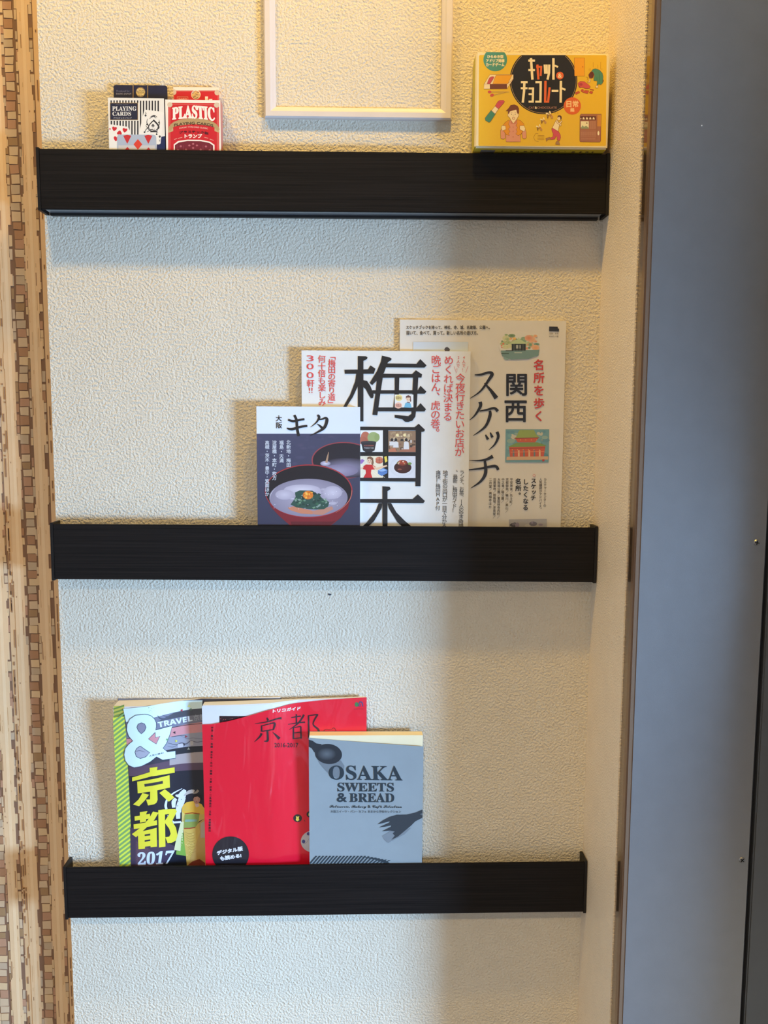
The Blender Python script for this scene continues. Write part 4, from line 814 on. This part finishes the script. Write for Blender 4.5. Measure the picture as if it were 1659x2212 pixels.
for q, w_, c in (([(1085, 303), (1225, 303)], 46, CR), ([(1085, 503), (1225, 503)], 46, CR), ([(1140, 250), (1172, 703)], 52, CR), ([(1276, 385), (1298, 700)], 46, OR), ([(1250, 434), (1378, 434)], 40, OR), ([(1358, 432), (1345, 625)], 40, OR),
                 ([(1428, 385), (1440, 578)], 44, CR), ([(1474, 385), (1478, 578)], 40, CR), ([(1527, 385), (1522, 560), (1490, 703)], 48, CR),
                 ([(928, 757), (1070, 757)], 44, CR), ([(925, 885), (1068, 885)], 42, CR), ([(1002, 757), (996, 940), (968, 1190)], 50, CR), ([(1090, 890), (1208, 890)], 42, CR), ([(1090, 1010), (1200, 1010)], 40, CR), ([(1090, 1168), (1200, 1168)], 42, CR), ([(1186, 868), (1178, 1190)], 46, CR),
                 ([(1235, 757), (1368, 757)], 44, CR), ([(1232, 1168), (1362, 1168)], 42, CR), ([(1346, 735), (1340, 1190)], 48, CR), ([(1447, 730), (1440, 1190)], 50, OR), ([(1535, 865), (1500, 1190)], 46, OR), ([(1440, 1172), (1512, 1172)], 36, OR)):
    A.line(q, w_, c)
A.T = crop(1180, 100, 10.369)
for q, w_ in (([(160, 268), (160, 748)], 54), ([(185, 430), (264, 466)], 42), ([(120, 1000), (272, 1000)], 48), ([(327, 775), (322, 1265)], 54), ([(345, 942), (430, 975)], 44)): A.line(q, w_, CR)
A.L = 5; A.ell(305, 657, 84, 86, OR); A.L = 6; A.fbox('&', 262, 612, 344, 704, CR, 2.5)
A.T = crop(1140, 210, 8.7316); A.L = 4; A.fbox('CAT', 20, 178, 128, 216, (176, 124, 104), 0.8); A.fbox('CHOCOLATE', 178, 178, 546, 216, (176, 124, 104), 0.8); A.L = 5; A.fbox('&', 136, 176, 170, 218, (244, 224, 190), 2.5)
A.cur = 'orange_badge'; A.L = 5; A.ell(840, 166, 163, 163, (226, 104, 44), n=48); A.L = 6; A.char('日', 775, 128, 132, (250, 206, 150), 5); A.char('常', 900, 128, 124, (250, 206, 150), 4); A.char('編', 840, 238, 78, (250, 206, 150), 3)
A.cur = 'matchbox_drawing'; A.T = crop(1030, 100, 9.7588); OL = (150, 84, 44)
def shape(pts, c, w_=6, o=OL, L=7): A.L = L; A.poly(pts, c); A.L = L+1; A.line(pts+[pts[0]], w_, o)
shape([(150, 800), (275, 600), (770, 597), (770, 690), (635, 895), (148, 900)], (244, 222, 176)); shape([(275, 802), (635, 802), (635, 893), (275, 897)], (118, 64, 44), L=8); shape([(405, 610), (700, 608), (745, 600), (655, 790), (330, 795), (370, 690)], (240, 170, 34), L=8)
shape([(215, 790), (240, 720), (270, 660), (320, 640), (365, 645), (345, 690), (310, 745), (280, 795)], (200, 82, 92), L=8); A.L = 9; A.line([(635, 800), (770, 690)], 5, OL); A.line([(148, 800), (275, 800)], 5, OL)
for p in ([(300, 960), (680, 965), (640, 1000)], [(345, 1030), (640, 960), (682, 968)]): A.L = 7; A.line(p[:2], 18, (226, 186, 96)); A.L = 8; A.line(p[:2], 4, OL)
A.L = 9; A.ell(268, 962, 38, 28, (208, 84, 78)); A.ell(318, 1032, 42, 30, (208, 84, 78), rot=-0.3)
A.T = crop(1030, 210, 9.7588)
A.cur = 'lipstick_drawing'; shape([(172, 440), (300, 275), (400, 345), (285, 520), (255, 535), (180, 490)], (72, 138, 116)); shape([(305, 285), (385, 190), (460, 245), (385, 352)], (246, 228, 190)); shape([(385, 190), (440, 95), (480, 68), (560, 66), (585, 95), (560, 130), (455, 250)], (212, 84, 100)); A.L = 9; A.line([(440, 110), (560, 115)], 4, OL)
# worried man pulling his shirt
A.cur = 'man_drawing'; shape([(612, 795), (615, 940), (920, 940), (915, 800), (850, 480), (820, 480), (770, 565), (720, 480), (690, 490)], (226, 156, 128)); A.L = 7
shape([(505, 870), (500, 700), (540, 640), (590, 720), (600, 860), (560, 885)], (226, 156, 128)); shape([(960, 860), (950, 740), (1010, 660), (1040, 720), (1045, 850), (1010, 880)], (226, 156, 128))
shape([(545, 610), (590, 540), (670, 480), (690, 500), (670, 570), (705, 635), (665, 665), (700, 730), (668, 760), (690, 812), (620, 790), (555, 700)], (232, 156, 36), L=9); shape([(850, 475), (920, 490), (990, 560), (1000, 620), (985, 700), (930, 780), (870, 812), (820, 775), (850, 730), (825, 680), (855, 640), (825, 600), (850, 550), (838, 510)], (232, 156, 36), L=9)
shape([(510, 650), (530, 600), (605, 605), (612, 680), (540, 710)], (246, 226, 186), L=11); shape([(905, 605), (990, 600), (1022, 660), (1000, 730), (905, 680)], (246, 226, 186), L=11)
shape([(655, 350), (700, 270), (835, 262), (885, 360), (880, 400), (860, 430), (830, 480), (770, 560), (720, 490), (690, 430), (650, 400)], (248, 226, 184), L=9)
A.L = 11; A.poly([(608, 295), (670, 230), (710, 170), (790, 155), (860, 185), (888, 240), (888, 330), (865, 362), (845, 320), (832, 262), (700, 298), (672, 355), (655, 345), (655, 290)], (120, 66, 46)); A.ell(732, 362, 8, 9, (90, 60, 50), n=10); A.ell(810, 362, 8, 9, (90, 60, 50), n=10); A.ell(775, 445, 34, 28, OL, n=16); A.L = 12; A.ell(775, 445, 27, 21, (240, 206, 160), n=16); A.line([(755, 400), (785, 370)], 3, OL); A.line([(715, 335), (750, 318)], 4, OL); A.line([(795, 318), (825, 335)], 4, OL)
for y in (632, 720, 838): A.ell(765, y, 10, 9, (190, 96, 60), n=10)
A.L = 10; A.poly([(705, 480), (770, 565), (715, 560)], (214, 130, 100)); A.poly([(838, 480), (770, 565), (825, 560)], (214, 130, 100))
# door, falling person, scarf and bricks
A.T = crop(1180, 100, 10.369)
A.cur = 'door_drawing'; shape([(626, 262), (858, 262), (855, 668), (632, 665)], (240, 168, 36)); A.L = 9; A.ell(815, 462, 15, 17, (206, 120, 40), n=14)
A.cur = 'stumbling_person_drawing'
for x, y0_, y1_ in ((1050, 355, 475), (1155, 415, 495), (1219, 355, 520), (960, 500, 560), (985, 490, 560), (1245, 495, 540)): A.line([(x, y0_), (x, y1_)], 6, (190, 130, 30))
shape([(1000, 570), (1040, 520), (1100, 500), (1190, 530), (1255, 600), (1275, 680), (1265, 820), (1225, 865), (1175, 850), (1150, 880), (1130, 870), (1140, 780), (1060, 770), (1060, 720), (1080, 660)], (74, 140, 124)); A.L = 9; A.line([(1180, 580), (1190, 700), (1180, 850)], 6, (44, 96, 86)); A.line([(1130, 690), (1145, 800)], 5, (44, 96, 86))
shape([(945, 640), (990, 575), (1040, 570), (1070, 630), (1050, 700), (1005, 720), (960, 700)], (104, 50, 46), L=10); shape([(910, 800), (955, 790), (962, 730), (995, 730), (985, 790), (960, 820)], (246, 222, 180), L=8); shape([(1098, 930), (1120, 880), (1160, 880), (1155, 935)], (246, 222, 180), L=8); A.L = 8; A.poly([(1262, 740), (1285, 760), (1280, 800), (1258, 800)], (110, 60, 50)); A.stroke([(890, 700), (915, 690), (930, 720), (915, 750)], 7, (150, 110, 40))
shape([(705, 830), (760, 785), (850, 790), (930, 850), (988, 905), (965, 945), (880, 950), (810, 920), (760, 930), (720, 890)], (212, 88, 86)); A.L = 9; A.ell(775, 855, 38, 32, (180, 66, 74), n=16); A.poly([(720, 880), (760, 900), (765, 935), (730, 920)], (180, 66, 74))
for p in ([(645, 1040), (735, 1000), (752, 1040), (660, 1085)], [(770, 1000), (800, 955), (838, 975), (820, 1035)], [(820, 1035), (860, 985), (960, 995), (925, 1065)], [(958, 1040), (990, 1000), (1048, 1020), (1020, 1072)], [(975, 955), (1060, 970), (1065, 990), (985, 975)]): shape(p, (200, 84, 62), 4)
# running person, wasps, vending machine
A.T = crop(1140, 210, 8.7316)
A.cur = 'runner_drawing'; shape([(450, 590), (475, 570), (575, 640), (615, 710), (620, 760), (600, 825), (550, 800), (555, 760), (535, 730), (510, 790), (430, 802), (428, 765), (470, 750), (480, 690), (455, 640)], (212, 84, 100)); shape([(462, 580), (525, 450), (560, 430), (590, 480), (600, 520), (580, 600), (568, 642)], (248, 230, 190), L=8); shape([(525, 440), (545, 430), (590, 490), (635, 440), (655, 450), (600, 520), (560, 500)], (248, 226, 184), L=10)
A.L = 12; A.ell(592, 395, 34, 42, (250, 226, 186)); A.poly([(560, 375), (570, 345), (610, 340), (640, 370), (635, 415), (615, 430), (612, 385), (590, 370), (562, 390)], (96, 56, 44)); A.L = 13; A.ell(585, 405, 4, 4, (80, 50, 40), n=8)
shape([(340, 775), (420, 755), (432, 790), (380, 800), (352, 838)], (170, 130, 90)); shape([(555, 825), (585, 830), (608, 900), (520, 890), (530, 850)], (170, 130, 90))
shape([(605, 545), (600, 515), (630, 500), (632, 535)], (248, 226, 184), L=10)
A.L = 7
for p in ([(190, 720), (312, 722)], [(185, 748), (312, 750)], [(180, 774), (312, 776)], [(185, 800), (312, 800)]): A.line(p, 5, (170, 110, 40))
A.stroke([(200, 690), (150, 685), (130, 720), (112, 750), (125, 790), (150, 825), (205, 835)], 5, (170, 110, 40))
A.cur = 'wasp_drawing'
for (x, y, k) in ((385, 320, 1.0), (272, 430, 0.85), (195, 562, 0.85)):
    A.L = 14; A.ell(x-15*k, y-5*k, 36*k, 17*k, (250, 232, 190), rot=0.45, n=16); A.ell(x+35*k, y-28*k, 15*k, 34*k, (250, 232, 190), rot=-0.3, n=16); A.ell(x-8*k, y+30*k, 20*k, 24*k, (120, 76, 40), n=14); A.poly([(x-24*k, y+40*k), (x+8*k, y+40*k), (x-8*k, y+96*k)], (120, 76, 40)); A.ell(x+42*k, y+20*k, 24*k, 18*k, (190, 130, 60), n=14); A.ell(x+70*k, y+55*k, 24*k, 30*k, (206, 150, 90), n=14)
    A.L = 15; A.line([(x-24*k, y+26*k), (x+8*k, y+26*k)], 5*k, (230, 190, 90)); A.line([(x-22*k, y+46*k), (x+4*k, y+46*k)], 4*k, (230, 190, 90)); A.ell(x-15*k, y-5*k, 3, 3, OL, n=6)
A.L = 14; A.ell(515, 298, 9, 6, (170, 110, 40), n=8); A.ell(566, 300, 10, 6, (170, 110, 40), n=8)
A.cur = 'vending_machine_drawing'; shape([(985, 345), (1005, 320), (1385, 320), (1375, 825), (1355, 848), (990, 840), (980, 820)], (170, 112, 92), 7, (120, 70, 56)); A.L = 9; A.rectp(992, 358, 1286, 436, (104, 54, 44)); A.rectp(1000, 455, 1150, 595, (240, 232, 200)); A.rectp(1310, 335, 1380, 550, (206, 144, 70)); A.rectp(1300, 360, 1305, 800, (130, 80, 64)); A.ell(1332, 680, 17, 42, (250, 240, 214)); A.L = 10
for k in range(4): A.poly([(1030+k*63, 420), (1040+k*63, 385), (1052+k*63, 374), (1064+k*63, 388), (1076+k*63, 420)], (244, 232, 204))
A.poly([(994, 395), (1012, 405), (1006, 418), (994, 418)], (244, 232, 204)); A.ell(1113, 490, 15, 15, (160, 130, 100), n=14); A.poly([(1000, 575), (1035, 530), (1060, 560), (1100, 540), (1148, 575), (1148, 595), (1000, 595)], (150, 160, 130))
for k in range(10): A.line([(1168+k*12, 450), (1168+k*12, 600)], 3.5, (206, 160, 140))
for k in range(26): A.line([(1006+k*11, 655), (1006+k*11, 725)], 3, (206, 160, 140)); A.line([(1012+k*10, 765), (1012+k*10, 800)], 3, (200, 150, 130))
A.line([(1000, 640), (1290, 640)], 4, (206, 160, 140)); A.line([(1000, 745), (1290, 745)], 4, (206, 160, 140))
A.done()

# ================= top shelf: card packs
def pack(ox, W, H, th, yf, fl, tab, label, front_m, tab_m, side_m):
    r = empty('card_pack', (ox, yf+th, fl), label, 'card pack', 'playing card packs on the top shelf')
    MB().box(0, W, -th, 0, 0, H, 0.0004).build('carton', side_m, r)
    # hanging tab with its round hole: a strip with a real opening
    x0, x1, z0, z1 = tab; cx, cz, R_ = (x0+x1)/2, z1-0.0083, 0.0053; N = 32; b = MB(); rc = 0.0026
    outer = []
    for i in range(N):
        a = 2*math.pi*i/N; dx, dz = math.cos(a), math.sin(a)
        t = min(((x1-cx)/abs(dx)) if abs(dx) > 1e-6 else 9, ((z1-cz) if dz > 0 else (cz-z0))/abs(dz) if abs(dz) > 1e-6 else 9)
        outer.append((cx+dx*t, cz+dz*t))
    for yy in (-0.0010, -0.0005):
        for i in range(N): a = 2*math.pi*i/N; b.v.append((outer[i][0], yy, outer[i][1])); b.v.append((cx+R_*math.cos(a), yy, cz+R_*math.sin(a)))
    for i in range(N):
        j = (i+1) % N; o = 2*N
        b.f += [(2*i, 2*j, 2*j+1, 2*i+1), (o+2*i, o+2*i+1, o+2*j+1, o+2*j), (2*i, o+2*i, o+2*j, 2*j), (2*i+1, 2*j+1, o+2*j+1, o+2*i+1)]
    # corner fillers
    for sx in (x0, x1):
        i_ = [p for p in outer if abs(p[0]-sx) < 1e-6]; zt = max(p[1] for p in i_); xt = [p[0] for p in outer if abs(p[1]-z1) < 1e-6]; xe = (min if sx == x0 else max)(xt)
        k = 1 if sx == x0 else -1
        b.prism([(sx, zt), (xe, z1), (sx+k*rc, z1), (sx+k*rc*0.3, z1-rc*0.3), (sx, z1-rc)] if True else [], -0.0010, -0.0005)
        zb = min(p[1] for p in i_); xb = [p[0] for p in outer if abs(p[1]-z0) < 1e-6]; xe2 = (min if sx == x0 else max)(xb)
        b.prism([(sx, zb), (xe2, z0), (sx, z0)], -0.0010, -0.0005)
    b.build('hang_tab', tab_m, r)
    return r
navy = mat('navy_carton', (32, 34, 62), 0.4); whitec = mat('white_carton', (232, 228, 220), 0.4); redc = mat('red_carton', (206, 36, 44), 0.4)
FL1 = 1.6306
r = pack(-0.3055, 0.0662, 0.0938, 0.0165, -0.0215, FL1, (0.0027, 0.0668, 0.0920, 0.1140), 'black and white striped playing card pack with a navy hanging tab', None, navy, navy)
A = Art(r, -0.0215, 0.0662, 0.0938, off=0.00005, material=gloss); A.T = crop(200, 150, 4.8794)
A.cur = 'striped_front'; A.L = 0; A.poly([(150, 290), (752, 290), (775, 1000), (160, 1000)], (234, 230, 222)); A.L = 1
BKK = (34, 30, 36)
for k in range(22):
    x = 189+k*31
    if x > 715: break
    if x < 480: A.rectp(x, 326, x+14, 352, BKK); A.rectp(x+2, 540, x+16, 690, BKK)
    else: A.rectp(x, 330, x+14, 700, BKK)
A.L = 2; A.poly([(680, 720), (775, 700), (780, 1000), (670, 1000)], (34, 42, 84)); A.rectp(182, 352, 480, 535, (186, 150, 84)); A.L = 3; A.rectp(187, 357, 475, 530, (34, 36, 58))
A.L = 2; A.poly([(160, 575), (375, 605), (410, 690), (410, 1000), (160, 1000)], (240, 236, 228)); A.poly([(545, 428), (560, 425), (742, 448), (752, 462), (716, 782), (700, 792), (480, 770), (482, 700)], (240, 236, 228))
A.cur = 'card_pictures'; A.L = 4
for (x, y, s_, rt_) in ((224, 625, 46, 0.2), (334, 640, 46, 0.2), (290, 668, 46, 3.3), (242, 730, 50, 0.2), (182, 628, 16, 0.2)): A.char('♥', x, y, s_, (206, 40, 50), 0, 1, rt_)
A.char('♠', 628, 590, 132, (40, 38, 42), 0); A.L = 5; A.char('♠', 628, 596, 104, (236, 232, 226), 0); A.L = 6; A.char('♠', 632, 590, 36, (90, 88, 90), 0); A.L = 5
for p in ([(580, 520), (572, 560), (590, 600), (560, 640), (550, 670)], [(700, 530), (706, 570), (690, 610), (680, 650), (672, 690)], [(600, 520), (640, 495), (670, 515)], [(560, 590), (600, 640), (650, 650), (700, 620)], [(575, 660), (625, 635), (690, 665)], [(610, 500), (650, 485), (680, 505)]): A.stroke(p, [4, 8, 8, 4], (60, 58, 62))
for p in ((650, 490), (548, 662), (676, 684), (575, 580), (700, 560)): A.ell(p[0], p[1], 9, 9, (48, 46, 50), n=10)
A.fit('A', [(552, 450), (566, 444), (572, 470), (556, 474)], (40, 38, 42), 0); A.char('♠', 556, 484, 24, (40, 38, 42)); A.fit('A', [(716, 760), (702, 764), (698, 738), (714, 734)], (40, 38, 42)); A.char('♠', 712, 710, 26, (40, 38, 42), 0, 1, 3.14)
A.cur = 'clear_window'; A.L = 6; A.poly([(258, 715), (266, 694), (285, 686), (645, 688), (665, 698), (672, 720), (675, 1000), (258, 1000)], (176, 186, 202)); A.L = 7; A.poly([(272, 800), (660, 800), (664, 1000), (272, 1000)], (206, 202, 200))
A.L = 8
for (x, y, w_, h_) in ((366, 735, 46, 50), (588, 735, 46, 50), (478, 790, 46, 56), (368, 870, 44, 54), (590, 875, 44, 54)): A.poly([(x, max(690, y-h_)), (x+w_*(0.92 if y == 735 else 1), max(690, y) if y != 735 else 700), (x, y+h_), (x-w_*(0.92 if y == 735 else 1), y if y != 735 else 700)], (202, 48, 50) if y != 790 else (222, 66, 46))
A.cur = 'lettering'; A.L = 4; A.fbox(serif('PLAYING'), 208, 390, 462, 436, (232, 228, 220), 0.6); A.fbox(serif('CARDS'), 210, 446, 405, 488, (232, 228, 220), 0.6); A.fbox('プラスチックトランプ', 220, 503, 412, 522, (186, 182, 180), 0.4); A.fbox('SPECIAL CARD', 245, 366, 375, 376, (120, 116, 120), 0)
A.done()
A = Art(r, r.location.y-0.0010, 0.075, 0.13, off=0.00005, material=gloss); A.T = crop(200, 150, 4.8794); A.rect = (0.0030, 0.0665, 0.0942, 0.1138)
A.cur = 'tab_print'; A.o = Vector(r.location); A.rectp(424, 168, 431, 300, (176, 140, 76)); A.rectp(578, 168, 585, 300, (176, 140, 76)); A.fbox('Produced for', 252, 218, 392, 236, (130, 128, 148), 0); A.fbox(serif('DAISO JAPAN'), 246, 248, 408, 266, (150, 148, 168), 0.5)
A.stroke([(506+47*math.cos(math.radians(a)), 238+50*math.sin(math.radians(a))) for a in range(0, 361, 15)], 4, (176, 140, 76), False)
A.done()
r = pack(-0.2381, 0.0650, 0.0925, 0.0165, -0.0215, FL1, (0.0066, 0.0612, 0.0905, 0.1126), 'red plastic playing card pack with a cream scalloped hanging tab', None, redc, mat('red_carton_side', (200, 120, 110), 0.4))
A = Art(r, -0.0215, 0.0650, 0.0925, off=0.00005, material=gloss); A.T = crop(200, 150, 4.8794)
A.cur = 'red_front'; A.L = 0; A.poly([(755, 300), (1360, 300), (1365, 1000), (755, 1000)], (244, 234, 220)); A.L = 1; A.poly([(797, 352), (1332, 356), (1336, 1000), (797, 1000)], (206, 34, 44))
A.L = 2; LN = (232, 150, 130)
for a in (10, 20): A.line([(797+a, 1000), (797+a, 352+a), (1332-a, 356+a), (1336-a, 1000)], 3, LN)
A.L = 3; A.ell(815, 372, 27, 27, (216, 196, 170), n=16); A.ell(1308, 376, 29, 27, (216, 196, 170), n=16)
A.stroke([(808, 640), (850, 585), (930, 560), (1060, 545), (1190, 558), (1280, 585), (1330, 640)], [30, 44, 62, 66, 62, 44, 30], (182, 152, 104)); A.L = 2; A.poly([(804, 600), (850, 620), (850, 650), (800, 668)], (196, 168, 122)); A.poly([(1335, 605), (1285, 620), (1285, 650), (1338, 668)], (196, 168, 122))
A.L = 3; A.poly([(855, 1000), (855, 790), (900, 755), (1000, 740), (1140, 742), (1240, 762), (1285, 795), (1288, 1000)], (246, 236, 224)); A.L = 4; A.poly([(868, 1000), (868, 798), (910, 770), (1000, 754), (1140, 756), (1230, 774), (1270, 802), (1272, 1000)], (120, 34, 48))
A.L = 5
for (x, y) in ((1060, 785), (1020, 802), (1100, 802), (1060, 828), (930, 810), (1195, 812), (985, 845), (1140, 845), (900, 850), (1235, 850), (1060, 880), (950, 900), (1180, 900)): A.ell(x, y, 13, 9, (176, 96, 104), n=10); A.ell(x, y, 5, 12, (190, 110, 118), n=8)
for x in (890, 955, 1165, 1245): A.line([(x, 800), (x, 1000)], 3, (160, 76, 88))
A.cur = 'lettering'; A.L = 4; A.fit(serif('PLASTIC'), [(842, 405), (1280, 405), (1288, 545), (842, 530)], (248, 238, 226), 4.5, 22); A.L = 5; A.fit('PLAYING CARDS', [(860, 575), (1272, 580), (1272, 608), (860, 602)], (70, 54, 40), 1.4, 24); A.fit('LUXURY TYPE CARD CLASSIC', [(915, 612), (1215, 618), (1215, 632), (915, 626)], (240, 206, 190), 0.3, 14)
A.fit('プラスチック製', [(915, 655), (1222, 662), (1222, 690), (915, 680)], (90, 26, 36), 1.6, 14); A.fbox('トランプ', 972, 682, 1152, 722, (244, 226, 214), 3)
for p in ([(860, 740), (890, 728)], [(900, 728), (945, 716)], [(1178, 716), (1220, 726)], [(1235, 735), (1275, 748)]): A.line(p, 6, (230, 170, 150))
A.done()
A = Art(r, r.location.y-0.0010, 0.075, 0.13, off=0.00005, material=gloss); A.T = crop(200, 150, 4.8794); A.rect = (0.0066, 0.0612, 0.0928, 0.1126)
A.cur = 'tab_print'
CRT = (244, 230, 206)
A.poly([(820, 180), (1360, 180), (1360, 222), (820, 222)], CRT); A.rectp(820, 200, 848, 330, CRT); A.rectp(1332, 200, 1362, 330, CRT); A.L = 1
A.line([(870, 232), (1310, 232)], 3, LN); A.line([(858, 330), (858, 250)], 3, LN); A.line([(1322, 330), (1322, 250)], 3, LN)
A.ell(857, 240, 27, 30, (214, 190, 160), n=16); A.ell(1312, 244, 27, 30, (214, 190, 160), n=16)
A.line([(892, 330), (892, 290), (1005, 290), (1005, 330)], 5, (230, 190, 170)); A.fbox('DAISO', 908, 303, 992, 320, (240, 210, 196), 0.6); A.rectp(1185, 285, 1216, 330, (246, 236, 224)); A.rectp(1225, 312, 1262, 330, (246, 236, 224))
A.stroke([(1088+46*math.cos(math.radians(a)), 266+46*math.sin(math.radians(a))) for a in range(0, 361, 15)], 6, CRT, False)
A.done()
